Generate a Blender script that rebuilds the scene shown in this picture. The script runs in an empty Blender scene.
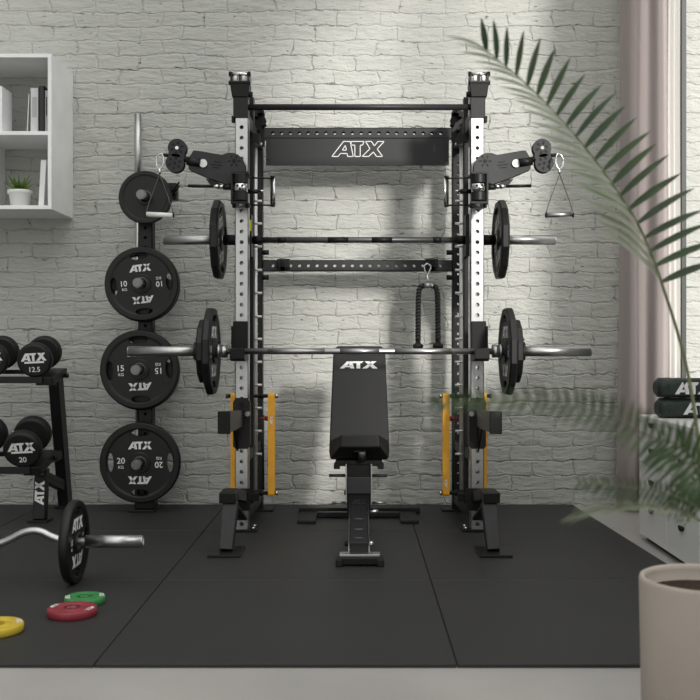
import bpy, bmesh, math, random
from mathutils import Vector, Matrix
random.seed(7)
PI = math.pi
C = bpy.context.scene.collection
V = Vector
CAMZ = 0.88

def P(px, py, Y):
    """point of the place seen at photo pixel px,py at the distance Y"""
    return V(((px-357)*Y/1000, Y, CAMZ-(py-345)*Y/1000))

# ------------------------------------------------------------------ materials
def mat(name, col, rough=0.5, metal=0.0, spec=0.5, noise=0.0, nscale=20, bump=0.0, bscale=60, coat=0.0):
    m = bpy.data.materials.new(name); m.use_nodes = True
    nt = m.node_tree; b = nt.nodes['Principled BSDF']
    b.inputs['Base Color'].default_value = (*col, 1)
    b.inputs['Roughness'].default_value = rough
    b.inputs['Metallic'].default_value = metal
    b.inputs['Specular IOR Level'].default_value = spec
    b.inputs['Coat Weight'].default_value = coat
    tc = nt.nodes.new('ShaderNodeTexCoord')
    if noise:
        n = nt.nodes.new('ShaderNodeTexNoise'); n.inputs['Scale'].default_value = nscale
        n.inputs['Detail'].default_value = 5
        r = nt.nodes.new('ShaderNodeValToRGB')
        r.color_ramp.elements[0].position = .3; r.color_ramp.elements[1].position = .7
        r.color_ramp.elements[0].color = (*[c*(1-noise) for c in col], 1)
        r.color_ramp.elements[1].color = (*[min(1, c*(1+noise)) for c in col], 1)
        nt.links.new(tc.outputs['Object'], n.inputs['Vector'])
        nt.links.new(n.outputs['Fac'], r.inputs['Fac'])
        nt.links.new(r.outputs['Color'], b.inputs['Base Color'])
    if bump:
        n = nt.nodes.new('ShaderNodeTexNoise'); n.inputs['Scale'].default_value = bscale
        n.inputs['Detail'].default_value = 4
        u = nt.nodes.new('ShaderNodeBump'); u.inputs['Strength'].default_value = bump
        u.inputs['Distance'].default_value = .01
        nt.links.new(tc.outputs['Object'], n.inputs['Vector'])
        nt.links.new(n.outputs['Fac'], u.inputs['Height'])
        nt.links.new(u.outputs['Normal'], b.inputs['Normal'])
    return m

M = {}
M['black'] = mat('black_powder_coat', (.009, .009, .0095), .42, 0, .32, .15, 40)
M['dark'] = mat('black_plastic', (.006, .006, .0063), .5, 0, .25)
M['gun'] = mat('graphite_powder_coat', (.026, .027, .028), .45, .1, .35, .1, 30)
M['panel'] = mat('dark_grey_panel', (.024, .025, .026), .5, 0, .35)
M['rubber'] = mat('black_rubber', (.010, .010, .0105), .55, 0, .35, .15, 60, .1, 300)
M['urethane'] = mat('black_urethane', (.009, .009, .0093), .42, 0, .35, .12, 25)
M['steel'] = mat('brushed_steel', (.50, .50, .50), .34, 1.0, .5, .06, 60)
M['peg'] = mat('dark_peg_steel', (.20, .20, .205), .35, 1.0, .5)
M['knurl'] = mat('knurled_steel', (.42, .42, .42), .38, 1.0, .5, .1, 300)
M['shaft'] = mat('satin_steel_shaft', (.45, .45, .45), .36, 1.0, .5)
M['zinc'] = mat('bright_zinc', (.85, .85, .84), .5, .55)
M['strap'] = mat('grey_webbing', (.10, .10, .10), .8)
M['chrome'] = mat('chrome', (.72, .72, .72), .18, 1.0)
M['darksteel'] = mat('dark_knurled_steel', (.10, .10, .105), .45, .8, .5, .1, 200)
M['white'] = mat('white_print', (.80, .80, .79), .6)
M['vinyl'] = mat('black_vinyl', (.011, .011, .0115), .5, 0, .32, .1, 8, .12, 250)
M['orange'] = mat('orange_rubber_band', (.86, .42, .03), .55, 0, .4, .08, 20)
M['red'] = mat('red_urethane', (.26, .028, .042), .5, 0, .5, .1, 30)
M['green'] = mat('green_urethane', (.035, .22, .06), .5, 0, .5, .1, 30)
M['yellow'] = mat('yellow_urethane', (.58, .42, .03), .5, 0, .5, .1, 30)
M['stickery'] = mat('yellow_sticker', (.75, .72, .03), .5)
M['redknob'] = mat('red_knob', (.30, .02, .03), .4)
M['shelf'] = mat('white_washed_wood', (.90, .90, .90), .55, 0, .4, .06, 5, .08, 40)
M['cabinet'] = mat('white_lacquer', (.88, .87, .86), .4, 0, .5, .03, 4)
M['paperw'] = mat('white_cover', (.66, .66, .66), .6)
M['papergr'] = mat('grey_cover', (.45, .45, .46), .6)
M['paperb'] = mat('black_cover', (.02, .02, .022), .5)
M['ceramic'] = mat('white_ceramic', (.78, .78, .76), .45)
M['planter'] = mat('beige_planter', (.50, .44, .39), .7, 0, .3, .04, 6)
M['soil'] = mat('soil', (.05, .035, .025), .95, 0, .2, .4, 80, .8, 90)
M['bag'] = mat('dark_green_vinyl', (.022, .034, .030), .5, 0, .4, .25, 30, .4, 60)
M['frame'] = mat('dark_window_frame', (.035, .037, .036), .5)
M['rope'] = mat('black_rope', (.016, .016, .016), .42, 0, .6)

def leafmat(name, c1, c2, tr=.25):
    m = bpy.data.materials.new(name); m.use_nodes = True
    nt = m.node_tree; b = nt.nodes['Principled BSDF']; b.inputs['Roughness'].default_value = .45
    tc = nt.nodes.new('ShaderNodeTexCoord'); n = nt.nodes.new('ShaderNodeTexNoise'); n.inputs['Scale'].default_value = 9
    r = nt.nodes.new('ShaderNodeValToRGB')
    r.color_ramp.elements[0].position = .35; r.color_ramp.elements[1].position = .65
    r.color_ramp.elements[0].color = (*c1, 1); r.color_ramp.elements[1].color = (*c2, 1)
    nt.links.new(tc.outputs['Object'], n.inputs['Vector']); nt.links.new(n.outputs['Fac'], r.inputs['Fac'])
    nt.links.new(r.outputs['Color'], b.inputs['Base Color'])
    t = nt.nodes.new('ShaderNodeBsdfTranslucent'); nt.links.new(r.outputs['Color'], t.inputs['Color'])
    mx = nt.nodes.new('ShaderNodeMixShader'); mx.inputs[0].default_value = tr
    nt.links.new(b.outputs[0], mx.inputs[1]); nt.links.new(t.outputs[0], mx.inputs[2])
    nt.links.new(mx.outputs[0], nt.nodes['Material Output'].inputs['Surface'])
    return m
M['palm'] = leafmat('palm_leaf', (.045, .085, .030), (.085, .135, .05))
M['palm_dark'] = leafmat('palm_leaf_dark', (.030, .060, .022), (.055, .095, .035))
M['palm_pale'] = leafmat('palm_leaf_pale', (.24, .28, .19), (.34, .37, .28))
M['stem'] = leafmat('palm_stem', (.16, .19, .10), (.22, .25, .14), .1)
M['succulent'] = leafmat('succulent_leaf', (.10, .20, .03), (.26, .38, .08))

def cloth(name, col, tr):
    m = bpy.data.materials.new(name); m.use_nodes = True
    nt = m.node_tree; b = nt.nodes['Principled BSDF']; b.inputs['Roughness'].default_value = .9
    b.inputs['Base Color'].default_value = (*col, 1); b.inputs['Specular IOR Level'].default_value = .1
    tc = nt.nodes.new('ShaderNodeTexCoord')
    w = nt.nodes.new('ShaderNodeTexNoise'); w.inputs['Scale'].default_value = 160; w.inputs['Detail'].default_value = 3
    u = nt.nodes.new('ShaderNodeBump'); u.inputs['Strength'].default_value = .5; u.inputs['Distance'].default_value = .004
    nt.links.new(tc.outputs['Object'], w.inputs['Vector']); nt.links.new(w.outputs['Fac'], u.inputs['Height'])
    nt.links.new(u.outputs['Normal'], b.inputs['Normal'])
    t = nt.nodes.new('ShaderNodeBsdfTranslucent'); t.inputs['Color'].default_value = (*col, 1)
    mx = nt.nodes.new('ShaderNodeMixShader'); mx.inputs[0].default_value = tr
    nt.links.new(b.outputs[0], mx.inputs[1]); nt.links.new(t.outputs[0], mx.inputs[2])
    nt.links.new(mx.outputs[0], nt.nodes['Material Output'].inputs['Surface'])
    return m
M['curtain'] = cloth('rose_linen', (.43, .375, .365), .08)
M['sheer'] = cloth('cream_sheer', (.94, .90, .86), .78)

def brickmat(name, col, rot=None):
    m = bpy.data.materials.new(name); m.use_nodes = True
    nt = m.node_tree; N = nt.nodes.new; Lk = nt.links.new
    b = nt.nodes['Principled BSDF']; b.inputs['Roughness'].default_value = .62
    b.inputs['Specular IOR Level'].default_value = .35
    tc = N('ShaderNodeTexCoord'); mp = N('ShaderNodeMapping')
    if rot: mp.inputs['Rotation'].default_value = rot
    Lk(tc.outputs['Object'], mp.inputs['Vector'])
    # slump the courses: distort the lookup with noise
    n1 = N('ShaderNodeTexNoise'); n1.inputs['Scale'].default_value = 3.0; n1.inputs['Detail'].default_value = 4
    Lk(mp.outputs[0], n1.inputs['Vector'])
    s1 = N('ShaderNodeVectorMath'); s1.operation = 'SUBTRACT'; s1.inputs[1].default_value = (.5, .5, .5)
    Lk(n1.outputs['Color'], s1.inputs[0])
    m1 = N('ShaderNodeVectorMath'); m1.operation = 'MULTIPLY'; m1.inputs[1].default_value = (.11, .055, 0)
    Lk(s1.outputs[0], m1.inputs[0])
    n2 = N('ShaderNodeTexNoise'); n2.inputs['Scale'].default_value = 22; n2.inputs['Detail'].default_value = 3
    Lk(mp.outputs[0], n2.inputs['Vector'])
    s2 = N('ShaderNodeVectorMath'); s2.operation = 'SUBTRACT'; s2.inputs[1].default_value = (.5, .5, .5)
    Lk(n2.outputs['Color'], s2.inputs[0])
    m2 = N('ShaderNodeVectorMath'); m2.operation = 'MULTIPLY'; m2.inputs[1].default_value = (.040, .034, 0)
    Lk(s2.outputs[0], m2.inputs[0])
    a1 = N('ShaderNodeVectorMath'); Lk(mp.outputs[0], a1.inputs[0]); Lk(m1.outputs[0], a1.inputs[1])
    a2 = N('ShaderNodeVectorMath'); Lk(a1.outputs[0], a2.inputs[0]); Lk(m2.outputs[0], a2.inputs[1])
    br = N('ShaderNodeTexBrick'); br.inputs['Scale'].default_value = 1
    br.inputs['Brick Width'].default_value = .24; br.inputs['Row Height'].default_value = .080
    br.inputs['Mortar Size'].default_value = .0075; br.inputs['Mortar Smooth'].default_value = 1
    br.inputs['Color1'].default_value = (.42, .42, .42, 1); br.inputs['Color2'].default_value = (.75, .75, .75, 1)
    Lk(a2.outputs[0], br.inputs['Vector'])
    # joint mask broken up by noise
    n3 = N('ShaderNodeTexNoise'); n3.inputs['Scale'].default_value = 7.5; n3.inputs['Detail'].default_value = 5
    Lk(mp.outputs[0], n3.inputs['Vector'])
    r3 = N('ShaderNodeValToRGB'); r3.color_ramp.elements[0].position = .46; r3.color_ramp.elements[1].position = .66
    Lk(n3.outputs['Fac'], r3.inputs['Fac'])
    jm = N('ShaderNodeMath'); jm.operation = 'MULTIPLY'; Lk(br.outputs['Fac'], jm.inputs[0]); Lk(r3.outputs['Color'], jm.inputs[1])
    # flakes and cracks
    n4 = N('ShaderNodeTexNoise'); n4.inputs['Scale'].default_value = 13; n4.inputs['Detail'].default_value = 8
    n4.inputs['Roughness'].default_value = .62
    mq = N('ShaderNodeMapping'); mq.inputs['Scale'].default_value = (.55, 1.6, 1); Lk(mp.outputs[0], mq.inputs['Vector'])
    Lk(mq.outputs[0], n4.inputs['Vector'])
    # height
    h1 = N('ShaderNodeMath'); h1.operation = 'MULTIPLY'; h1.inputs[1].default_value = -.5; Lk(jm.outputs[0], h1.inputs[0])
    h2 = N('ShaderNodeMath'); h2.operation = 'MULTIPLY_ADD'; h2.inputs[1].default_value = 2.2
    Lk(n4.outputs['Fac'], h2.inputs[0]); Lk(h1.outputs[0], h2.inputs[2])
    h3 = N('ShaderNodeMath'); h3.operation = 'MULTIPLY_ADD'; h3.inputs[1].default_value = .8
    Lk(br.outputs['Color'], h3.inputs[0]); Lk(h2.outputs[0], h3.inputs[2])
    bu = N('ShaderNodeBump'); bu.inputs['Strength'].default_value = .62; bu.inputs['Distance'].default_value = .016
    Lk(h3.outputs[0], bu.inputs['Height']); Lk(bu.outputs['Normal'], b.inputs['Normal'])
    n8 = N('ShaderNodeTexNoise'); n8.inputs['Scale'].default_value = 48; n8.inputs['Detail'].default_value = 6
    Lk(mq.outputs[0], n8.inputs['Vector'])
    h4 = N('ShaderNodeMath'); h4.operation = 'MULTIPLY_ADD'; h4.inputs[1].default_value = .55
    Lk(n8.outputs['Fac'], h4.inputs[0]); Lk(h3.outputs[0], h4.inputs[2]); Lk(h4.outputs[0], bu.inputs['Height'])
    # dark pits sitting along the joints and a few loose chips
    n5 = N('ShaderNodeTexNoise'); n5.inputs['Scale'].default_value = 34; n5.inputs['Detail'].default_value = 2
    Lk(mq.outputs[0], n5.inputs['Vector'])
    r5 = N('ShaderNodeValToRGB'); r5.color_ramp.elements[0].position = .50; r5.color_ramp.elements[1].position = .57
    Lk(n5.outputs['Fac'], r5.inputs['Fac'])
    pm = N('ShaderNodeMath'); pm.operation = 'MULTIPLY'; Lk(jm.outputs[0], pm.inputs[0]); Lk(r5.outputs['Color'], pm.inputs[1])
    r6 = N('ShaderNodeValToRGB'); r6.color_ramp.elements[0].position = .675; r6.color_ramp.elements[1].position = .725
    Lk(n5.outputs['Fac'], r6.inputs['Fac'])
    pa = N('ShaderNodeMath'); pa.operation = 'MAXIMUM'; Lk(pm.outputs[0], pa.inputs[0]); Lk(r6.outputs['Color'], pa.inputs[1])
    pb = N('ShaderNodeMath'); pb.operation = 'MULTIPLY'; pb.inputs[1].default_value = .85; Lk(pa.outputs[0], pb.inputs[0])
    j2 = N('ShaderNodeMath'); j2.operation = 'MULTIPLY_ADD'; j2.inputs[1].default_value = .07; j2.use_clamp = True
    Lk(jm.outputs[0], j2.inputs[0]); Lk(pb.outputs[0], j2.inputs[2])
    n7 = N('ShaderNodeTexNoise'); n7.inputs['Scale'].default_value = 1.6; n7.inputs['Detail'].default_value = 6
    Lk(mp.outputs[0], n7.inputs['Vector'])
    r7 = N('ShaderNodeValToRGB'); r7.color_ramp.elements[0].position = .3; r7.color_ramp.elements[1].position = .7
    r7.color_ramp.elements[0].color = (*[c*.92 for c in col], 1); r7.color_ramp.elements[1].color = (*col, 1)
    Lk(n7.outputs['Fac'], r7.inputs['Fac'])
    mx = N('ShaderNodeMixRGB'); mx.inputs['Color2'].default_value = (.15, .15, .13, 1)
    Lk(j2.outputs[0], mx.inputs['Fac']); Lk(r7.outputs['Color'], mx.inputs['Color1'])
    Lk(mx.outputs[0], b.inputs['Base Color'])
    return m
M['brick'] = brickmat('white_painted_brick', (.52, .522, .492), (PI/2, 0, 0))
M['brick_side'] = brickmat('white_painted_brick_side', (.52, .522, .492), (PI/2, 0, PI/2))

def floormat():
    m = mat('polished_concrete', (.40, .385, .37), .5, 0, .4, .10, 2.2, .05, 30)
    return m
M['floor'] = floormat()
M['mat'] = mat('black_rubber_tile', (.026, .026, .0253), .55, 0, .40, .06, 3, .25, 260)

# ------------------------------------------------------------------ mesh building
class MB:
    def __init__(s): s.bm = bmesh.new()
    def _hull(s, pts, faces, smooth=False):
        vs = [s.bm.verts.new(p) for p in pts]
        for f in faces:
            try:
                fc = s.bm.faces.new([vs[i] for i in f]); fc.smooth = smooth
            except ValueError: pass
        return vs
    def box(s, c, d, M4=None):
        c = V(c); hx, hy, hz = d[0]/2, d[1]/2, d[2]/2
        pts = [V((x, y, z)) for x in (-hx, hx) for y in (-hy, hy) for z in (-hz, hz)]
        if M4: pts = [M4 @ p for p in pts]
        s._hull([p+c for p in pts], [(0,1,3,2), (4,6,7,5), (0,4,5,1), (2,3,7,6), (0,2,6,4), (1,5,7,3)])
        return s
    def bx(s, x0, x1, y0, y1, z0, z1):
        return s.box(((x0+x1)/2, (y0+y1)/2, (z0+z1)/2), (abs(x1-x0), abs(y1-y0), abs(z1-z0)))
    def beam(s, p0, p1, w, h, side=(1,0,0), w1=None, h1=None):
        p0, p1 = V(p0), V(p1); d = (p1-p0).normalized()
        sd = V(side); sd = (sd - d*sd.dot(d)).normalized(); up = sd.cross(d).normalized()
        pts = []
        for p, a, b in ((p0, w, h), (p1, w1 or w, h1 or h)):
            for i, j in ((-1,-1), (1,-1), (1,1), (-1,1)): pts.append(p+sd*a/2*i+up*b/2*j)
        s._hull(pts, [(3,2,1,0), (4,5,6,7), (0,1,5,4), (1,2,6,5), (2,3,7,6), (3,0,4,7)])
        return s
    def cyl(s, p0, p1, r, seg=16, r1=None, cap=True):
        p0, p1 = V(p0), V(p1); d = (p1-p0).normalized()
        a = d.orthogonal().normalized(); b = d.cross(a)
        r1 = r if r1 is None else r1
        A = []; B = []
        for i in range(seg):
            t = 2*PI*i/seg; q = a*math.cos(t)+b*math.sin(t)
            A.append(s.bm.verts.new(p0+q*r)); B.append(s.bm.verts.new(p1+q*r1))
        for i in range(seg):
            j = (i+1) % seg
            f = s.bm.faces.new((A[i], A[j], B[j], B[i])); f.smooth = True
        if cap: s.bm.faces.new(A[::-1]); s.bm.faces.new(B)
        return s
    def tube(s, pts, r, seg=10, closed=False, rs=None):
        pts = [V(p) for p in pts]; n = len(pts); rings = []
        prev = None
        for i, p in enumerate(pts):
            if closed: d = (pts[(i+1) % n]-pts[i-1]).normalized()
            else: d = (pts[min(i+1, n-1)]-pts[max(i-1, 0)]).normalized()
            if prev is None: a = d.orthogonal().normalized()
            else:
                a = prev - d*prev.dot(d); a = a.normalized() if a.length > 1e-6 else d.orthogonal().normalized()
            prev = a; b = d.cross(a); rr = rs[i] if rs else r
            rings.append([s.bm.verts.new(p+(a*math.cos(2*PI*k/seg)+b*math.sin(2*PI*k/seg))*rr) for k in range(seg)])
        m = n if closed else n-1
        for i in range(m):
            A, B = rings[i], rings[(i+1) % n]
            for k in range(seg):
                l = (k+1) % seg
                f = s.bm.faces.new((A[k], A[l], B[l], B[k])); f.smooth = True
        if not closed: s.bm.faces.new(rings[0][::-1]); s.bm.faces.new(rings[-1])
        return s
    def prism(s, pts, o, u, v, depth, taper=None):
        """polygon in the plane o+u*x+v*y, extruded by depth along u x v"""
        o, u, v = V(o), V(u), V(v); n = u.cross(v).normalized()
        A = [s.bm.verts.new(o+u*x+v*y) for x, y in pts]
        B = [s.bm.verts.new(o+u*x+v*y+n*depth) for x, y in (taper or pts)]
        s.bm.faces.new(A[::-1]); s.bm.faces.new(B)
        k = len(pts)
        for i in range(k): s.bm.faces.new((A[i], A[(i+1) % k], B[(i+1) % k], B[i]))
        return s
    def lathe(s, prof, o=(0,0,0), axis='z', seg=48, closed=False, flat=(), rot=0):
        """prof: list of (r, h)"""
        o = V(o); rings = []
        for r, h in prof:
            ring = []
            if r < 1e-6:
                p = {'z': V((0,0,h)), 'y': V((0,h,0)), 'x': V((h,0,0))}[axis]
                rings.append([s.bm.verts.new(o+p)]); continue
            for k in range(seg):
                t = 2*PI*k/seg+rot; c, q = math.cos(t)*r, math.sin(t)*r
                p = {'z': V((c, q, h)), 'y': V((c, h, -q)), 'x': V((h, c, q))}[axis]
                ring.append(s.bm.verts.new(o+p))
            rings.append(ring)
        m = len(rings) if closed else len(rings)-1
        for i in range(m):
            A, B = rings[i], rings[(i+1) % len(rings)]
            for k in range(seg):
                l = (k+1) % seg
                try:
                    if len(A) == 1: f = s.bm.faces.new((A[0], B[l], B[k]))
                    elif len(B) == 1: f = s.bm.faces.new((A[k], A[l], B[0]))
                    else: f = s.bm.faces.new((A[k], A[l], B[l], B[k]))
                    f.smooth = i not in flat
                except ValueError: pass
        return s
    def perf(s, o, u, v, w, L, pitch, r, thick, start=None, seg=12, skip=()):
        """a plate w wide (u) and L long (v) with a row of real round holes down its middle"""
        o, u, v = V(o), V(u).normalized(), V(v).normalized(); n = u.cross(v)
        start = pitch/2 if start is None else start
        cells = []; y = 0; c = start
        cur = max(0, c-pitch/2)
        if cur > 0: cells.append((0, cur, None))
        while c+pitch/2 <= L+1e-6:
            cells.append((c-pitch/2, c+pitch/2, c)); cur = c+pitch/2; c += pitch
        if cur < L-1e-5: cells.append((cur, L, None))
        for y0, y1, c in cells:
            for side in (0, 1):
                q = n*(thick*side)
                def pt(x, y): return s.bm.verts.new(o+u*x+v*y+q)
                if c is None:
                    vs = [pt(-w/2, y0), pt(w/2, y0), pt(w/2, y1), pt(-w/2, y1)]
                    s.bm.faces.new(vs if side else vs[::-1]); continue
                ring = []; out = []
                for k in range(seg):
                    t = 2*PI*k/seg+PI/seg; cx, cy = math.cos(t), math.sin(t)
                    ring.append(pt(cx*r, c+cy*r))
                    sc = min((w/2)/abs(cx) if abs(cx) > 1e-9 else 9, ((y1-y0)/2)/abs(cy) if abs(cy) > 1e-9 else 9)
                    out.append(pt(cx*sc, c+cy*sc))
                cor = {}
                for k in range(seg):
                    l = (k+1) % seg
                    a, b = out[k].co-(o+q), out[l].co-(o+q)
                    ax, ay, bx_, by = a.dot(u), a.dot(v), b.dot(u), b.dot(v)
                    vs = [ring[k], out[k]]
                    if abs(ax-bx_) > 1e-6 and abs(ay-by) > 1e-6:
                        mx_ = (w/2 if (ax+bx_) > 0 else -w/2); my_ = (y1 if (ay+by)/2 > c else y0)
                        vs.append(pt(mx_, my_))
                    vs += [out[l], ring[l]]
                    s.bm.faces.new(vs if side else vs[::-1])
                if side == 0: r0 = ring
                else:
                    for k in range(seg):
                        l = (k+1) % seg
                        f = s.bm.faces.new((r0[k], r0[l], ring[l], ring[k])); f.smooth = True
        # outer rim
        for sx in (-1, 1):
            a = o+u*(sx*w/2)
            s._hull([a, a+v*L, a+v*L+n*thick, a+n*thick], [(0,1,2,3) if sx > 0 else (3,2,1,0)])
        for yy in (0, L):
            a = o+v*yy
            s._hull([a-u*w/2, a+u*w/2, a+u*w/2+n*thick, a-u*w/2+n*thick], [(0,1,2,3) if yy == 0 else (3,2,1,0)])
        return s
    def build(s, name, m, parent=None, off=None, bevel=0, seg=2, weld=False):
        if weld: bmesh.ops.remove_doubles(s.bm, verts=s.bm.verts, dist=1e-5)
        bmesh.ops.recalc_face_normals(s.bm, faces=s.bm.faces) if weld else None
        if off is not None: bmesh.ops.translate(s.bm, verts=s.bm.verts, vec=-V(off))
        me = bpy.data.meshes.new(name); s.bm.to_mesh(me); s.bm.free()
        if m: me.materials.append(m)
        o = bpy.data.objects.new(name, me); C.objects.link(o)
        if parent: o.parent = parent
        if bevel:
            b = o.modifiers.new('bevel', 'BEVEL'); b.width = bevel; b.segments = seg; b.limit_method = 'ANGLE'
        return o

def tag(o, label, cat, group=None):
    o['label'] = label; o['category'] = cat
    if group: o['group'] = group
    return o
def thing(name, label, cat, loc=(0,0,0), rot=(0,0,0), group=None):
    o = bpy.data.objects.new(name, None); C.objects.link(o); o.location = loc; o.rotation_euler = rot
    o.empty_display_size = .05
    return tag(o, label, cat, group)
def solo(o, loc):
    """give a one-mesh thing its own origin"""
    o.location = loc; return o
def struct(o): o['kind'] = 'structure'; return o
KIDS = {}
def kids(o): return [c for c in bpy.data.objects if c.parent == o]
def dup(o, loc=None, rot=None, label=None, group=None, parent=None):
    c = o.copy(); C.objects.link(c); c.parent = parent
    if loc is not None: c.location = loc
    if rot is not None: c.rotation_euler = rot
    if label: c['label'] = label
    if group: c['group'] = group
    for ch in kids(o): dup(ch, parent=c)
    return c

# ------------------------------------------------------------------ lettering
def text_mesh(txt, size):
    """faces of a word, centred, height about size, as list of polygons (2D)"""
    cu = bpy.data.curves.new('t', 'FONT'); cu.body = txt; cu.size = 1; cu.align_x = 'CENTER'; cu.align_y = 'CENTER'
    cu.offset = .012
    ob = bpy.data.objects.new('t', cu); C.objects.link(ob)
    dg = bpy.context.evaluated_depsgraph_get(); dg.update()
    me = bpy.data.meshes.new_from_object(ob.evaluated_get(dg))
    xs = [v.co.x for v in me.vertices]; ys = [v.co.y for v in me.vertices]
    k = size/(max(ys)-min(ys)); cx = (max(xs)+min(xs))/2; cy = (max(ys)+min(ys))/2
    polys = [[((me.vertices[i].co.x-cx)*k, (me.vertices[i].co.y-cy)*k) for i in p.vertices] for p in me.polygons]
    bpy.data.objects.remove(ob); bpy.data.curves.remove(cu); bpy.data.meshes.remove(me)
    return polys
ATX = [[(0,0), (.37,0), (.96,1), (.62,1)], [(.72,1), (1.04,1), (1.24,0), (.90,0)], [(.46,.17), (.96,.17), (.93,.38), (.58,.38)],
       [(1.08,1), (2.02,1), (1.88,.74), (1.08,.74)], [(1.42,.76), (1.74,.76), (1.74,0), (1.42,0)],
       [(1.90,0), (2.32,0), (3.14,1), (2.74,1)], [(2.12,1), (2.54,1), (3.22,0), (2.80,0)]]
def logo(h, ratio=3.22):
    k = ratio/3.22
    return [[((x-1.61)*h*k, (y-.5)*h) for x, y in p] for p in ATX]
class Letters:
    def __init__(s): s.parts = []
    def add(s, polys, o, u=(1,0,0), v=(0,0,1), depth=.0006, rot=0, name='logo'):
        mb = MB(); s.parts.append((name, mb))
        o, u, v = V(o), V(u).normalized(), V(v).normalized(); n = u.cross(v)
        c, q = math.cos(rot), math.sin(rot)
        for p in polys:
            vs = [mb.bm.verts.new(o+u*(x*c-y*q)+v*(x*q+y*c)+n*depth) for x, y in p]
            try: mb.bm.faces.new(vs)
            except ValueError: pass
        return s
    def build(s, parent, off=None, m=None):
        for name, mb in s.parts: mb.build(name, m or M['white'], parent, off)

# ------------------------------------------------------------------ the setting
WY = 5.53; RX = 1.72
fl = MB().bx(-3.2, 3.0, -6.0, 5.75, -.10, -.012).build('floor', M['floor']); struct(fl)
wb = MB().bx(-3.2, 3.0, WY, WY+.2, -.10, 6.0).build('wall_back', M['brick']); struct(wb)
WB0, WB1 = 0.5, 4.0       # second window, nearer the camera, outside the frame
WA0 = 4.72
wr = MB()
wr.bx(RX, RX+.10, -6.0, WB0, -.012, 6.0); wr.bx(RX, RX+.10, WB1, WA0, -.012, 6.0)
wr.bx(RX, RX+.10, WB0, WB1, -.012, 1.35); wr.bx(RX, RX+.10, WB0, WB1, 4.2, 6.0)
wr.bx(RX, RX+.10, WA0, 5.50, -.012, .62); wr.bx(RX, RX+.10, WA0, 5.50, 3.3, 6.0)
struct(wr.build('wall_right', M['brick_side']))
wf = MB(); yf = 5.245
wf.bx(RX-.020, RX+.004, yf-.010, yf+.010, .62, 3.3); wf.bx(RX+.02, RX+.07, WA0, 5.5, .62, .67); wf.bx(RX+.02, RX+.07, WA0, 5.5, 3.25, 3.3)
wf.bx(RX+.02, RX+.07, WA0, WA0+.05, .62, 3.3); wf.bx(RX+.02, RX+.07, 5.46, 5.50, .62, 3.3)
struct(wf.build('window_1', M['frame']))
wf = MB()
for yy in (WB0+.03, 2.55, WB1-.03): wf.bx(RX+.02, RX+.07, yy-.03, yy+.03, 1.35, 4.2)
for zz in (1.38, 4.17): wf.bx(RX+.02, RX+.07, WB0, WB1, zz-.03, zz+.03)
struct(wf.build('window_2', M['frame']))

# rubber tiles
def rubber(name, pts, label):
    b = MB(); g = .0015
    cx = sum(p[0] for p in pts)/4; cy = sum(p[1] for p in pts)/4
    q = [(p[0]+(g if p[0] < cx else -g), p[1]+(g if p[1] < cy else -g)) for p in pts]
    b.prism([(x-cx, y-cy) for x, y in q], (0,0,-.0115), (1,0,0), (0,1,0), .0115)
    o = b.build(name, M['mat'], bevel=.002, seg=1); o.location = (cx, cy, 0)
    tag(o, label, 'floor mat', 'black rubber mat tiles')
X4 = [-2.7256, -1.7256, -.7256, .276]; Yr = [2.759, 3.745, 4.745, 5.525]
rowname = ['front row', 'middle row', 'back row along the brick wall']
colname = [['', 'black rubber mat tile under the yellow, red and green change plates, front row',
            'black rubber mat tile at bottom centre, front row between the two seams',
            'black rubber mat tile at lower right beside the beige planter, front row'],
           ['black rubber mat tile at far left edge, middle row under the curl bar',
            'black rubber mat tile under the curl bar plate, middle row',
            'black rubber mat tile under the front foot of the bench, middle row',
            'black rubber mat tile in the middle row in front of the right rack foot'],
           ['black rubber mat tile under the left end of the dumbbell rack against the wall',
            'black rubber mat tile under the plate tree against the brick wall',
            'black rubber mat tile under the left rack uprights and bench rear, against the wall',
            'black rubber mat tile under the right rack uprights against the wall, right edge slanting']]
def xr(y): return 1.19+(5.53-y)*.04
for r in range(3):
    for c in range(4):
        if r == 0 and c == 0: continue
        x0 = X4[c]; y0, y1 = Yr[r], Yr[r+1]
        if c < 3: pts = [(x0, y0), (X4[c+1], y0), (X4[c+1], y1), (x0, y1)]
        else: pts = [(x0, y0), (xr(y0), y0), (xr(y1), y1), (x0, y1)]
        rubber('rubber_mat', pts, colname[r][c])

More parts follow.
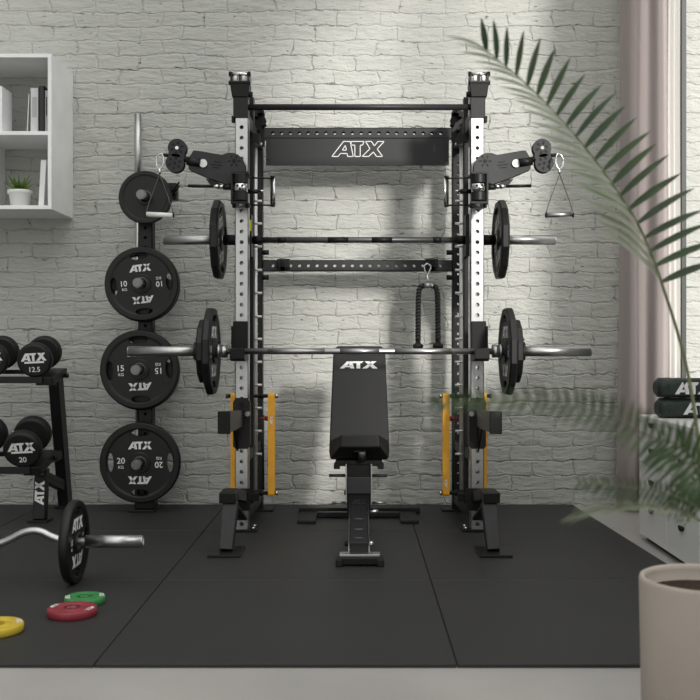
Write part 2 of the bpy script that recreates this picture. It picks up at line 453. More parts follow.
# ------------------------------------------------------------------ weight plates
def ellip(cx, cz, a, b, ang, n=20):
    out = []
    for k in range(n):
        t = 2*PI*k/n; x, z = a*math.cos(t), b*math.sin(t)
        out.append((cx+x*math.cos(ang)-z*math.sin(ang), cz+x*math.sin(ang)+z*math.cos(ang)))
    return out
def plate_proto(name, R, T, num, facets=64, grips=4, gw=.24, gh=.085, logo_k=.19, spin=0, text=True, m=None, bore=.0262):
    """a grip weight plate standing in the XZ plane, its lettered face towards -Y"""
    root = bpy.data.objects.new(name, None); C.objects.link(root); root.empty_display_size = .05
    h = T/2; rec = h*.62; seg = 72 if facets >= 48 else facets
    prof = [(bore, -h), (bore, h), (.17*R+bore*.6, h), (.19*R+bore*.6, rec), (.80*R if facets >= 48 else .78*R, rec), (.86*R, h), (.965*R, h), (R, h*.6),
            (R, -h*.6), (.965*R, -h), (.86*R, -h), (.80*R if facets >= 48 else .78*R, -rec), (.19*R+bore*.6, -rec), (.17*R+bore*.6, -h)]
    b = MB().lathe(prof, axis='y', seg=seg, closed=True, flat=(1, 2, 3, 5, 9, 11, 13) if facets >= 48 else range(14), rot=PI/seg)
    # raised bridges of the rim between the grips
    for k in range(4):
        if not text and grips == 0: break
        a = PI/4+k*PI/2+spin
        for sy in (-1, 1):
            pts = []
            for r_, d in ((.64*R, -.16), (.64*R, .16), (.90*R, .24), (.90*R, -.24)): pts.append((r_*math.cos(a+d), r_*math.sin(a+d)))
            b2 = pts
            y0 = sy*rec*.97; y1 = sy*h*1.04
            if sy < 0: b.prism(b2, (0, y0, 0), (1,0,0), (0,0,1), abs(y1-y0))
            else: b.prism([(-x, z) for x, z in b2], (0, y0, 0), (-1,0,0), (0,0,1), abs(y1-y0))
    body = b.build('disc', m or M['urethane'], None, weld=False)
    bm = bmesh.new(); bm.from_mesh(body.data); bmesh.ops.recalc_face_normals(bm, faces=bm.faces); bm.to_mesh(body.data); bm.free()
    if grips:
        cb = MB()
        for k in range(grips):
            a = PI/2+k*2*PI/grips+spin
            e = ellip(.74*R*math.cos(a), .74*R*math.sin(a), gw*R, gh*R, a+PI/2)
            cb.prism(e, (0, T, 0), (1,0,0), (0,0,1), T*2)
        cut = cb.build('cut', None, weld=True)
        md = body.modifiers.new('b', 'BOOLEAN'); md.object = cut; md.operation = 'DIFFERENCE'; md.solver = 'EXACT'
        dg = bpy.context.evaluated_depsgraph_get(); dg.update()
        me = bpy.data.meshes.new_from_object(body.evaluated_get(dg))
        if len(me.polygons) > 50:
            body.modifiers.remove(md); body.data = me
            me.materials.clear(); me.materials.append(m or M['urethane'])
        bpy.data.objects.remove(cut)
    body.parent = root
    hub = MB().lathe([(bore, -h-.001), (bore+.006, -h-.0015), (bore+.009, -h), (bore+.009, h), (bore+.006, h+.0015), (bore, h+.001)], axis='y', seg=32, closed=True)
    hub.build('hub_ring', M['darksteel'], root)
    if text:
        L = Letters()
        for s_, sg in ((0, 1), (PI, -1)):
            L.add(logo(logo_k*R, 3.1), V((-sg*.43*R*math.sin(spin), -rec-.0002, sg*.43*R*math.cos(spin))), rot=s_+spin)
            x = -.47*R*sg; z = .05*R*sg
            L.add(text_mesh(num, .15*R), V((x*math.cos(spin)-z*math.sin(spin), -rec-.0002, x*math.sin(spin)+z*math.cos(spin))), rot=s_+spin, name='weight_number')
            z = -.11*R*sg
            L.add(text_mesh('KG', .075*R), V((x*math.cos(spin)-z*math.sin(spin), -rec-.0002, x*math.sin(spin)+z*math.cos(spin))), rot=s_+spin, name='unit_mark')
        L.build(root)
    return root

# plates on the tree
tY = 5.24
def tree_plate(px, py, rpx, T, num, spin, label, **kw):
    R = rpx*tY/1000
    r = plate_proto('weight_plate', R, T, num, spin=spin, **kw)
    r.location = P(px, py, tY); return tag(r, label, 'weight plate', 'weight plates on the plate tree')
tree_plate(142, 284, 37, .036, '10', .10, 'black 10 kg grip plate on plate tree, second from top')
tree_plate(140, 369.5, 39.5, .040, '15', .04, 'black 15 kg grip plate on plate tree, behind the barbell sleeve end')
tree_plate(140.5, 462.5, 40.3, .044, '20', 0, 'black 20 kg grip plate on plate tree, lowest one just above the floor')
for px, py, rp_, sp_, kg in ((143.5, 285.5, 36.6, .5, '10'), (141, 371, 39, .6, '15')):
    b2 = plate_proto('weight_plate', rp_*5.285/1000, .034, kg, spin=sp_, text=False)
    b2.location = P(px, py, 5.283); tag(b2, 'black plate hung directly behind the %s kg grip plate on the plate tree' % kg, 'weight plate', 'weight plates on the plate tree')
r = plate_proto('weight_plate', 26.5*tY/1000, .034, '5', grips=0, text=False)
r.location = P(145.5, 197.5, tY); tag(r, 'small smooth black weight plate topmost on plate tree, behind hanging handle', 'weight plate', 'weight plates on the plate tree')

# plate tree
tx = P(146, 300, 5.33).x
tr = thing('plate_tree', 'black perforated plate tree post against the brick wall holding four plates', 'weight rack', (tx, 5.35, 0))
o = V((tx, 5.35, 0))
b = MB(); H = P(146, 178, 5.33).z
b.perf((tx, 5.31, .02), (1,0,0), (0,0,1), .076, H-.02, .052, .008, -.003)
b.bx(tx-.038, tx-.034, 5.31, 5.385, .02, H); b.bx(tx+.034, tx+.038, 5.31, 5.385, .02, H)
b.perf((tx, 5.385, .02), (1,0,0), (0,0,1), .076, H-.02, .052, .008, .003)
b.build('post', M['black'], tr, o)
MB().bx(tx-.08, tx+.06, 5.26, 5.44, 0, .012).build('base_plate', M['black'], tr, o, bevel=.003)
MB().bx(tx-.05, tx+.05, 5.29, 5.40, .012, .07).build('base_socket', M['black'], tr, o, bevel=.004)
for px, py in ((145.5, 197.5), (142, 284), (140, 369.5), (140.5, 462.5)):
    c = P(px, py, tY)
    MB().cyl((c.x, 5.309, c.z), (c.x, 5.13, c.z), .0250, 24).cyl((c.x, 5.15, c.z), (c.x, 5.125, c.z), .0255, 24, r1=.019).build('plate_peg', M['peg'], tr, o)
    MB().cyl((c.x, 5.309, c.z), (c.x, 5.301, c.z), .036, 24).build('peg_collar', M['black'], tr, o)
c = P(174, 192, 5.33)
MB().bx(tx+.0385, c.x+.02, 5.30, 5.36, c.z-.045, c.z+.045).build('bar_hook_bracket', M['black'], tr, o, bevel=.004)
for dz in (.0, .02):
    MB().cyl((c.x+.0, 5.30, c.z-.02+dz), (c.x+.05, 5.20, c.z+.01+dz), .005, 10).build('hook_prong', M['black'], tr, o)
# barbell standing behind it
sx = P(138, 300, 5.45).x
sb = thing('standing_barbell', 'silver steel barbell standing upright behind the plate tree', 'barbell', (sx, 5.45, 0))
o = V((sx, 5.45, 0)); zt = P(138, 114, 5.45).z
MB().cyl((sx, 5.45, zt-.42), (sx, 5.45, zt), .019, 24).build('sleeve', M['steel'], sb, o)
MB().cyl((sx, 5.45, .42), (sx, 5.45, zt-.42), .014, 20).build('shaft', M['steel'], sb, o)
MB().cyl((sx, 5.45, 0), (sx, 5.45, .42), .019, 24).build('sleeve', M['steel'], sb, o)

# ------------------------------------------------------------------ wall shelf
sh = thing('cube_shelf', 'white open cube shelf hung on the brick wall at upper left', 'shelf', (-1.94, WY, 1.575))
o = V((-1.94, WY, 1.575))
x0, x1, y0, y1 = -2.33, -1.57, 5.14, WY-.001; zt = 2.378; zb = 1.578; t = .020; zm = 1.98
MB().bx(x1-t, x1, y0, y1, zb, zt).build('side_panel', M['shelf'], sh, o, bevel=.0015)
MB().bx(x0, x0+t, y0, y1, zb, zt).build('side_panel', M['shelf'], sh, o, bevel=.0015)
MB().bx(x0+t, x1-t, y0, y1, zt-t, zt).build('top_panel', M['shelf'], sh, o, bevel=.0015)
MB().bx(x0+t, x1-t, y0, y1, zb, zb+t).build('bottom_panel', M['shelf'], sh, o, bevel=.0015)
MB().bx(x0+t, x1-t, y0+.002, y1, zm-t, zm).build('shelf_board', M['shelf'], sh, o, bevel=.0015)
MB().bx(-1.962, -1.944, y0+.002, y1, zb+t, zm-t).build('divider', M['shelf'], sh, o, bevel=.0015)
# books (they stand on the board, spines towards the room)
def book(px0, px1, ytop, m, label, lean=0, Y=5.19, depth=.16, z=zm, pages=True):
    w = (px1-px0)*Y/1000; xc = ((px0+px1)/2-357)*Y/1000; h = (CAMZ-(ytop-345)*Y/1000)-z
    bt = thing('book', label, 'book', (xc, Y, z), (0, lean, 0), 'books in the upper shelf compartment')
    MB().bx(-w/2, w/2, 0, .003, 0, h).bx(-w/2, -w/2+.002, 0, depth, 0, h).bx(w/2-.002, w/2, 0, depth, 0, h).build('cover', m, bt)
    MB().bx(-w/2+.0021, w/2-.0021, .0031, depth-.004, .003, h-.004).build('page_block', M['paperw'], bt)
    return bt, w, h
bt, w, h = book(30.2, 38.6, 88, M['paperw'], 'wide white book in the upper shelf compartment, beside the black book')
MB().bx(-.012, .012, -.0006, 0, h*.35, h*.8).build('spine_print', M['papergr'], bt)
bt, w, h = book(39.0, 44.2, 86.0, M['paperb'], 'tall black book in the upper shelf compartment', Y=5.17)
bt, w, h = book(44.6, 48.6, 90.5, M['papergr'], 'narrow grey book with black print beside the right shelf panel', Y=5.18)
MB().bx(-.003, .003, -.0006, 0, h*.4, h*.85).build('spine_print', M['paperb'], bt)
book(26.2, 28.2, 94, M['paperw'], 'thin white book leaning on the wide white book in the shelf', lean=.045)
b = MB().bx(-2.15, P(2, 100, 5.15).x, 5.15, 5.30, zm, P(2, 86, 5.15).z).build('box_file', M['shelf'], bevel=.002)
bc = V((-1.98, 5.22, zm)); b.data.transform(Matrix.Translation(-bc)); b.location = bc
tag(b, 'white box file at the left edge of the photo in the upper shelf compartment', 'box')
# leaning white frame in the lower compartment
bt = thing('picture_board', 'plain white board leaning on the right panel of the lower compartment', 'board', (P(43, 206, 5.25).x, 5.25, zb+t), (0, .055, 0))
MB().bx(-.012, .012, -.03, .16, .0015, .245).build('board', M['paperw'], bt, bevel=.002)
MB().bx(-.0135, .0135, -.034, -.0302, .0, .248).build('edge_trim', M['shelf'], bt)
# succulent
pc = P(20, 206, 5.28); pc.z = zb+t
su = thing('potted_succulent', 'small green spiky succulent in a white pot in the lower shelf compartment', 'plant', pc)
MB().lathe([(0, 0), (.042, 0), (.046, .004), (.056, .078), (.064, .080), (.065, .096), (.061, .098), (.058, .090), (.052, .085), (0, .085)], axis='z', seg=36).build('pot', M['ceramic'], su)
MB().lathe([(0, .089), (.0555, .089), (.0555, .0855), (0, .0855)], axis='z', seg=24).build('soil', M['soil'], su)
for i in range(26):
    a = i*2.4; l = .055+.05*random.random(); out = .012+.055*(i/26)
    d = V((math.cos(a), math.sin(a), 0)); p0 = V((0,0,.088))+d*.012; b = MB()
    pts = [p0, p0+d*out*.5+V((0,0,l*.5)), p0+d*out*1.1+V((0,0,l*(1.05-.3*i/26)))]
    b.tube(pts, .006, 7, rs=[.0065, .0055, .0008]); b.build('leaf', M['succulent'], su)

# ------------------------------------------------------------------ dumbbell rack
DX = -1.58
dr = thing('dumbbell_rack', 'black two tier dumbbell rack at the left edge with white logo leg', 'dumbbell rack', (DX, 5.2, 0))
o = V((DX, 5.2, 0))
up0 = V((DX, 5.42, .012)); up1 = V((DX, 5.24, .715))
MB().beam(up0, up1, .055, .085).build('rear_leg', M['black'], dr, o, bevel=.003)
fo0 = V((DX, 4.985, .012)); fo1 = V((DX, 5.02, .262))
MB().beam(fo0, fo1, .060, .055).build('front_leg', M['black'], dr, o, bevel=.003)
br_ = MB().beam((DX, 5.045, .215), (DX, 5.345, .130), .040, .055).build('side_brace', M['black'], dr, o, bevel=.003)
hb = MB()
for k in range(7):
    p = V((DX+.0202, 5.08+k*.036, .205-k*.0102)); hb.cyl(p, p+V((.001, 0, 0)), .006, 10)
hb.build('brace_hole_row', M['dark'], br_, o)
MB().bx(DX-.05, DX+.05, 4.94, 5.03, 0, .012).build('foot_plate', M['black'], dr, o, bevel=.002)
MB().bx(DX-.05, DX+.05, 5.375, 5.465, 0, .012).build('foot_plate', M['black'], dr, o, bevel=.002)
L = Letters(); n = (fo1-fo0).normalized(); fm = fo0.lerp(fo1, .51)
L.add(logo(.047, 2.55), fm+V((1,0,0)).cross(n)*.0279, u=n, v=(-1,0,0)); L.build(dr, o)
def tier(yf, zf, yb, zb_, nm):
    # two tray rails and end bracket
    for (y, z) in ((yf, zf), (yb, zb_)):
        b = MB(); b.bx(DX-1.05, DX+.0, y-.022, y+.022, z-.010, z+.012)
        b.build('tray_rail', M['black'], dr, o, bevel=.003)
    b = MB().beam((DX+.005, yf-.03, zf-.002), (DX+.005, yb+.04, zb_-.002), .085, .045)
    b.build('tray_end_bracket', M['black'], dr, o, bevel=.004)
    for (y, z) in ((yf-.03, zf), (yb, zb_)):
        MB().cyl((DX+.048, y, z-.02), (DX+.065, y, z-.02), .011, 8).build('bolt', M['dark'], dr, o)
    MB().bx(DX-1.05, DX, yf-.045, yf-.038, zf-.012, zf+.022).build('tray_lip', M['black'], dr, o)
tier(5.06, .700, 5.25, .738, 'u'); tier(4.87, .270, 5.06, .328, 'l')
MB().beam((DX, 5.05, .30), (DX, 5.38, .30), .04, .05).build('tray_support', M['black'], dr, o, bevel=.003)
# far end legs, outside the frame
for x in (DX-1.02,):
    MB().beam((x, 5.42, .012), (x, 5.24, .715), .055, .085).build('rear_leg', M['black'], dr, o)
    MB().beam((x, 4.985, .012), (x, 5.02, .262), .060, .055).build('front_leg', M['black'], dr, o)
    MB().beam((x, 5.05, .30), (x, 5.38, .30), .04, .05).build('tray_support', M['black'], dr, o)

def dumbbell_proto(R, num, hl):
    r = bpy.data.objects.new('dumbbell', None); C.objects.link(r); r.empty_display_size = .05
    for y0, y1 in ((-hl, -hl+.062), (hl-.062, hl)):
        MB().lathe([(0, y0), (R-.012, y0), (R-.003, y0+.004), (R, y0+.012), (R, y1-.012), (R-.003, y1-.004), (R-.012, y1), (0, y1)], axis='y', seg=48, flat=(0, 6)).build('head', M['rubber'], r)
    MB().cyl((0, -hl+.062, 0), (0, hl-.062, 0), .016, 20).build('handle', M['chrome'], r)
    L = Letters()
    L.add(logo(.235*2*R, 3.15), (0, -hl-.0004, .020), rot=.05)
    L.add([[(-.55*R, -.020), (.58*R, -.020), (.58*R, -.030), (-.55*R, -.030)]], (0, -hl-.0004, .018), rot=.05, name='printed_bar')
    L.add(text_mesh(num, .30*R), (.04*R, -hl-.0004, -.50*R), rot=.03, name='weight_number')
    L.build(r); return r
def dumb(R, num, pf, pb, label, labels2):
    d = pb-pf; hl = d.length/2+.03
    r = dumbbell_proto(R, num, hl)
    tilt = math.atan2(d.z, d.y); r.location = (pf+pb)/2; r.rotation_euler = (tilt, 0, .05)
    tag(r, label, 'dumbbell', 'dumbbells on the rack')
    for k, lb in enumerate(labels2):
        dup(r, loc=r.location-V((.22*(k+1), 0, 0)), label=lb)
    return r
# heads rest on both rails of the tray
dumb(.086, '12.5', V((-1.620, 5.02, .806)), V((-1.620, 5.20, .842)), 'black round 12.5 dumbbell with white logo at right end of the upper tier',
     ['round black dumbbell cut by the left photo edge on the upper rack tier'])
dumb(.090, '20', V((-1.618, 4.83, .380)), V((-1.618, 5.01, .436)), 'black round 20 dumbbell with white logo at right end of the lower tier',
     ['round black dumbbell cut by the left photo edge on the lower rack tier'])

# ------------------------------------------------------------------ curl bar with its plates
cY = 3.70; cz = .153
cb = thing('curl_bar', 'silver bent curl bar lying across the left floor through a standing plate', 'barbell', (-1.4, cY, 0))
o = V((-1.4, cY, 0))
def cx_(px): return (px-357)*cY/1000
xm = -1.62   # middle of the bar, off frame
b = MB().cyl((cx_(86), cY, cz), (cx_(142), cY, cz), .0236, 28).cyl((cx_(142), cY, cz), (cx_(143.3), cY, cz), .0236, 28, r1=.018)
b.build('sleeve', M['steel'], cb, o)
MB().cyl((cx_(143.3)-.001, cY, cz), (cx_(143.3)+.0006, cY, cz), .012, 20).build('end_cap', M['white'], cb, o)
L0 = 2*xm-cx_(86); L1 = 2*xm-cx_(143)
MB().cyl((L0, cY, cz), (L1, cY, cz), .0236, 28).build('sleeve', M['steel'], cb, o)
def smooth(pts, n=6, it=2):
    pts = [V(p) for p in pts]
    for _ in range(it):
        q = [pts[0]]
        for i in range(len(pts)-1):
            q += [pts[i]*.75+pts[i+1]*.25, pts[i]*.25+pts[i+1]*.75]
        q.append(pts[-1]); pts = q
    return pts
ctrl = [(cx_(88), cz), (cx_(60), cz), (cx_(33), cz+.055), (cx_(0), cz-.015), (cx_(-30), cz-.02)]
ctrl += [(2*xm-x, z) for x, z in ctrl[::-1]]
MB().tube(smooth([(x, cY, z) for x, z in ctrl], it=3), .0145, 16).build('bent_shaft', M['steel'], cb, o)
for x, s_ in ((cx_(60), 1), (2*xm-cx_(60), -1)):
    MB().cyl((x, cY, cz), (x+s_*.012, cY, cz), .030, 24).build('inner_collar', M['steel'], cb, o)
pr = plate_proto('weight_plate', .153, .034, '10', spin=.0, grips=4, gw=.22, gh=.10, facets=64, logo_k=.30)
pr.location = (cx_(74.5), cY, cz); pr.rotation_euler = (0, 0, PI/2)
tag(pr, 'black plate with white logos standing on the floor on the curl bar', 'weight plate', 'curl bar plates')
p2 = dup(pr, loc=(2*xm-cx_(74.5), cY, cz), rot=(0, 0, -PI/2), label='black plate on the far end of the curl bar, left of the frame')

# change plates on the floor
def change(name, c, R, T, m, label, rotz=0, txt=True):
    r = thing(name, label, 'weight plate', (c[0], c[1], c[2]), (0, 0, rotz))
    h = T
    prof = [(.026, 0), (R*.96, 0), (R, .003), (R, h-.004), (R*.95, h), (R*.70, h), (R*.62, h*.86), (.040, h*.86), (.036, h), (.026, h)]
    b = MB().lathe(prof, axis='z', seg=48, closed=True, flat=(0, 4, 5, 6, 7, 8, 9))
    o_ = b.build('disc', m, r, weld=False)
    cut = MB()
    for k in range(2):
        a = k*PI+PI/2
        cut.box((math.cos(a)*R*.93, math.sin(a)*R*.93, h), (R*.5, R*.2, h*.9), Matrix.Rotation(a+PI/2, 3, 'Z').to_4x4())
    cu = cut.build('cut', None)
    md = o_.modifiers.new('b', 'BOOLEAN'); md.object = cu; md.operation = 'DIFFERENCE'
    bm = bmesh.new(); bm.from_mesh(o_.data); bmesh.ops.recalc_face_normals(bm, faces=bm.faces); bm.to_mesh(o_.data); bm.free()
    dg = bpy.context.evaluated_depsgraph_get(); dg.update()
    me = bpy.data.meshes.new_from_object(o_.evaluated_get(dg))
    o_.modifiers.remove(md)
    if len(me.polygons) > 50: o_.data = me; me.materials.clear(); me.materials.append(m)
    bpy.data.objects.remove(cu)
    MB().lathe([(.0262, .002), (.031, .002), (.031, h*.9), (.0262, h*.9)], axis='z', seg=24, closed=True).build('hub_ring', M['steel'], r)
    L = Letters()
    for k in (0, PI):
        L.add(logo(.016, 3), V((math.cos(k)*R*.55, math.sin(k)*R*.55, h*.86+.0003)) if False else V((-R*.82*math.cos(k), -R*.0, h+.0003)), u=(0,1,0), v=(-1,0,0), rot=k, depth=.0003)
    L.build(r)
    return r
change('change_plate', (P(73, 614, 3.27).x, 3.26, 0), .079, .026, M['red'], 'red change plate lying on the rubber floor in front of the green one', rotz=-.25)
change('change_plate', (P(86, 602, 3.42).x-.002, 3.412, 0), .0685, .024, M['green'], 'green change plate lying flat on the floor behind the red one', rotz=.3)
change('change_plate', (-1.108, 3.07, 0), .082, .026, M['yellow'], 'yellow change plate on the floor cut by the left photo edge', rotz=.35)

# ------------------------------------------------------------------ the rack
XC = .012
def RX_(s, dx, y, z): return V((XC+s*dx, y, z))
def RP(s, px, py, Y):
    """point given by its pixel on the left half of the rack, mirrored for s=+1"""
    p = P(px, py, Y); c = XC-.015*max(0, Y-4.72)
    return p if s < 0 else V((2*c-p.x, Y, p.z))
ro = V((XC, 5.0, 0))
rk = thing('power_rack', 'tall black and silver power rack with cable arms against the brick wall', 'power rack', ro)
FY = 4.745   # centre of front uprights
def rk_(mb, name, m, bevel=0, parent=None): return mb.build(name, m, parent or rk, ro, bevel=bevel)
ztop = P(240, 118, 4.71).z
def perf_tube(b, c, w, d, z0, z1, pitch, r, face=True):
    t = .003
    b.perf((c[0], c[1]-d/2, z0), (1,0,0), (0,0,1), w, z1-z0, pitch, r, -t)
    b.perf((c[0], c[1]+d/2, z0), (1,0,0), (0,0,1), w, z1-z0, pitch, r, t)
    b.bx(c[0]-w/2, c[0]-w/2+t, c[1]-d/2, c[1]+d/2, z0, z1); b.bx(c[0]+w/2-t, c[0]+w/2, c[1]-d/2, c[1]+d/2, z0, z1)
    return b
YR = 5.33    # rear uprights
zr = P(260, 118, 5.30).z
for s in (-1, 1):
    dxf = .5555
    up = perf_tube(MB(), (XC+s*dxf, FY), .062, .065, .012, ztop, .0492, .0095)
    u_ = rk_(up, 'front_upright', M['steel'])
    # foot plate of the upright
    rk_(MB().bx(XC+s*(dxf-.075), XC+s*(dxf+.05), FY-.045, FY+.045, 0, .012), 'upright_base_plate', M['black'], .002)
    MBb = MB()
    for dy in (-.03, .03): MBb.cyl((XC+s*(dxf-.055), FY+dy-.005, .012), (XC+s*(dxf-.055), FY+dy-.005, .024), .009, 6)
    rk_(MBb, 'bolt', M['chrome'])
    # rear upright
    dxr = s*(RP(s, 257, 300, YR).x-XC)
    rk_(perf_tube(MB(), (XC+s*dxr, YR), .064, .065, .012, zr, .0530, .0085), 'rear_upright', M['black'])
    rk_(MB().bx(XC+s*(dxr-.09), XC+s*(dxr+.06), YR-.06, YR+.06, 0, .012), 'upright_base_plate', M['black'], .002)
    # mast channel and guide rod of the bar carriage
    p = RP(s, 251.8, 300, 4.96); 
    rk_(MB().bx(p.x-.012, p.x+.012, 4.93, 4.99, .10, zr+.02), 'mast_channel', M['black'], .002)
    p2_ = RP(s, 255.6, 300, 5.04)
    gr = rk_(MB().cyl((p2_.x, 5.04, .12), (p2_.x, 5.04, 1.93), .0095, 14), 'guide_rod', M['zinc'])
    for py in (144, 201, 223.5, 246.5, 270, 293, 316.6, 339, 362, 385, 408, 431, 454):
        q0 = RP(s, 254, py, 5.0); q1 = RP(s, 262, py, 5.0)
        rk_(MB().cyl(q0, q1, .0062, 10), 'catch_pin', M['zinc'])
    # low and top side beams front to back
    rk_(MB().beam((XC+s*dxf, FY+.033, .075), (XC+s*dxr, YR-.033, .075), .055, .06), 'base_side_beam', M['black'], .003)
    rk_(MB().beam((XC+s*dxf, FY+.03, ztop+.0), (XC+s*dxr, YR-.0, ztop+.0), .058, .065), 'top_side_beam', M['black'], .003)
    rk_(MB().beam((XC+s*(dxf-.015), FY+.033, P(250,455,4.8).z), (XC+s*(dxr-.01), YR-.033, P(250,455,4.8).z), .03, .05), 'middle_side_beam', M['black'], .003)
    # the bracket carriers tying the mast and the rod to the beams
    for z in (.13, 1.90):
        rk_(MB().bx(min(p.x, p2_.x)-.03, max(p.x, p2_.x)+.03, 4.92, 5.07, z-.02, z+.02), 'mast_mount', M['black'], .002)
    # top: black extension post, gusset, pulley cap
    a = RP(s, 241.6, 97, FY); zt1 = P(0, 97, 4.71).z; zt2 = P(0, 83, 4.71).z
    rk_(MB().bx(a.x-.036, a.x+.034, FY-.036, FY+.036, ztop-.0, zt1), 'top_extension', M['black'], .003)
    pts = [(-.037, 0), (.037, 0), (.047, zt2-zt1), (-.047, zt2-zt1)]
    rk_(MB().prism([(x, y) for x, y in pts], (a.x-.004*s*-1, FY+.04, zt1), (1,0,0), (0,0,1), .08), 'gusset', M['dark'], .003)
    z3 = P(0, 72.5, 4.71).z
    g = RP(s, 240.5, 80, FY)
    rk_(MB().bx(g.x-.045, g.x+.045, FY-.045, FY+.045, zt2, zt2+.008), 'pulley_cap_plate', M['black'])
    for q in (-.040, 0, .040): rk_(MB().bx(g.x+q-.004, g.x+q+.004, FY-.04, FY+.04, zt2+.008, z3-.006), 'pulley_fin', M['black'])
    rk_(MB().cyl((g.x-.042, FY-.03, z3-.006), (g.x+.042, FY-.03, z3-.006), .0095, 14), 'pulley_shaft', M['chrome'])
    for q in (-.045, .045):
        rk_(MB().cyl((g.x+q-.006, FY-.03, z3-.006), (g.x+q+.006, FY-.03, z3-.006), .012, 12), 'bolt_head', M['dark'])
        rk_(MB().cyl((g.x+q-.006, FY-.03, zt2+.002), (g.x+q+.006, FY-.03, zt2+.002), .011, 12), 'bolt_head', M['dark'])
    for q in (-.02, .02):
        rk_(MB().cyl((g.x+q-.008, FY-.02, (zt2+z3)/2-.002), (g.x+q+.008, FY-.02, (zt2+z3)/2-.002), .019, 18), 'pulley', M['ceramic'])
    # knobs on the side
    k = RP(s, 250, 94.5, FY); rk_(MB().cyl((k.x+s*.03, FY, k.z), (k.x-s*.012, FY, k.z), .014, 14), 'adjusting_knob', M['dark'])
    k = RP(s, 234.5, 120, FY); rk_(MB().box((k.x+s*.004, FY-.01, k.z), (.014, .03, .03)), 'stop_block', M['dark'], .002)
    for px, py in ((251, 123), (259, 112.5), (264, 120.5), (264, 124.5), (256, 116), (262, 112), (257.5, 130)):
        k = RP(s, px, py, 5.12); rk_(MB().cyl((k.x, 5.14, k.z), (k.x, 5.085, k.z), .012, 8), 'bolt', M['dark'])
    k = RP(s, 258, 122, 5.15)
    rk_(MB().prism([(-.035, -.10), (.035, -.13), (.035, .045), (.0, .07), (-.035, .05)], (k.x, 5.16, k.z), (1,0,0), (0,0,1), .02), 'corner_plate', M['black'], .002)
    for py in (252.5, 277.5):
        k = RP(s, 266.5, py, 5.29); rk_(MB().cyl((k.x-s*-.02, 5.29, k.z), (k.x-s*.012, 5.29, k.z), .013, 14), 'adjusting_knob', M['dark'])

    # spotter arm with bracket
    zc = P(0, 422.5, 4.17).z
    bx0 = XC+s*dxf
    # bracket hugging the upright
    c0 = P(239.5, 398, 4.70).z; c1 = P(239.5, 449, 4.70).z
    w = .040
    pts = [(-w, c1), (w, c1), (w, c0-.02), (w-.012, c0), (-w+.012, c0), (-w, c0-.02)]
    pts = [(-w, c1+.012), (-w+.012, c1), (w-.012, c1), (w, c1+.012), (w, c0-.02), (w-.012, c0), (-w+.012, c0), (-w, c0-.02)]
    sp = rk_(MB().prism(pts, (bx0+s*.0, FY-.034, 0), (1,0,0), (0,0,1), .006), 'spotter_arm', M['black'], 0)
    # the arm itself: a bar towards the room
    MB().beam((bx0+s*.012, FY-.040, zc-.022), (bx0+s*.010, 4.17, zc), .040, .078, h1=.092).build('arm_bar', M['gun'], sp, ro, bevel=.004)
    MB().bx(bx0+s*.010-.026, bx0+s*.010+.026, 4.155, 4.17, zc-.047, zc+.047).build('end_cap', M['dark'], sp, ro, bevel=.003)
    MB().prism([(0, 0), (.16, 0), (0, -.15)], (bx0+s*.012-.004, FY-.04, zc-.025), (0,-1,0), (0,0,1), .008).build('gusset', M['dark'], sp, ro)
    MB().bx(bx0-s*.033-.003, bx0-s*.033+.003, FY-.034, FY+.05, c1+.01, c0-.02).build('side_cheek', M['black'], sp, ro)
    MB().cyl((bx0-s*.030, FY-.06, zc-.0), (bx0-s*.030, FY-.04, zc), .012, 12).build('lock_pin', M['chrome'], sp, ro)
    k = P(245, 400, 4.70)
    MB().cyl((bx0, FY-.041, c0-.03), (bx0, FY-.048, c0-.03), .012, 12).build('lock_pin', M['dark'], sp, ro)

    # front foot: plate, leg, top box, back strut
    fz = .205
    q = RP(s, 226, 552, 4.21)
    ft = rk_(MB().bx(q.x-.068+(0 if s < 0 else 0), q.x+.068, 4.13, 4.32, 0, .012), 'front_foot', M['black'], .002)
    MB().beam((q.x, 4.225, .012), (q.x-s*.010, 4.30, fz), .054, .060, w1=.064).build('foot_leg', M['gun'], ft, ro, bevel=.003)
    MB().bx(q.x-.036, q.x+.034, 4.255, 4.40, fz, fz+.045).build('foot_top', M['dark'], ft, ro, bevel=.004)
    MB().beam((q.x, 4.40, fz+.020), (bx0, FY-.034, .165), .056, .05).build('foot_beam', M['black'], ft, ro, bevel=.003)
    MB().beam((q.x-s*.0, 4.34, fz-.005), (bx0, FY-.034, .06), .050, .012).build('foot_strut', M['black'], ft, ro)
    MB().bx(bx0-.052, bx0+.040, FY-.040, FY-.034, .10, .205).build('foot_mount', M['black'], ft, ro)
    for z in (.118,): MB().cyl((bx0-.02, FY-.046, z), (bx0-.02, FY-.040, z), .010, 6).build('bolt', M['dark'], ft, ro)

    # band pegs: inner and outer, top and bottom
    for py in (396, 493):
        z = P(0, py, 4.95).z
        i0 = RP(s, 262, py, 4.95).x; i1 = RP(s, 278, py, 4.95).x; e1 = RP(s, 226, py, 4.95).x
        pg = rk_(MB().cyl((i1, 4.95, z), (e1, 4.95, z), .009, 14), 'band_peg', M['dark'])
        MB().cyl((i1, 4.95, z), (i1+s*.014, 4.95, z), .0135, 14, r1=.011).build('peg_tip', M['chrome'], pg, ro)
        if py == 396: MB().cyl((e1, 4.95, z), (e1-s*.012, 4.95, z), .012, 14).build('peg_tip', M['darksteel'], pg, ro)
        MB().cyl((i0+s*.01, 4.95, z), (i0-s*.004, 4.95, z), .014, 12).build('peg_nut', M['dark'], pg, ro)
    k = RP(s, 266, 418.5, 4.97)
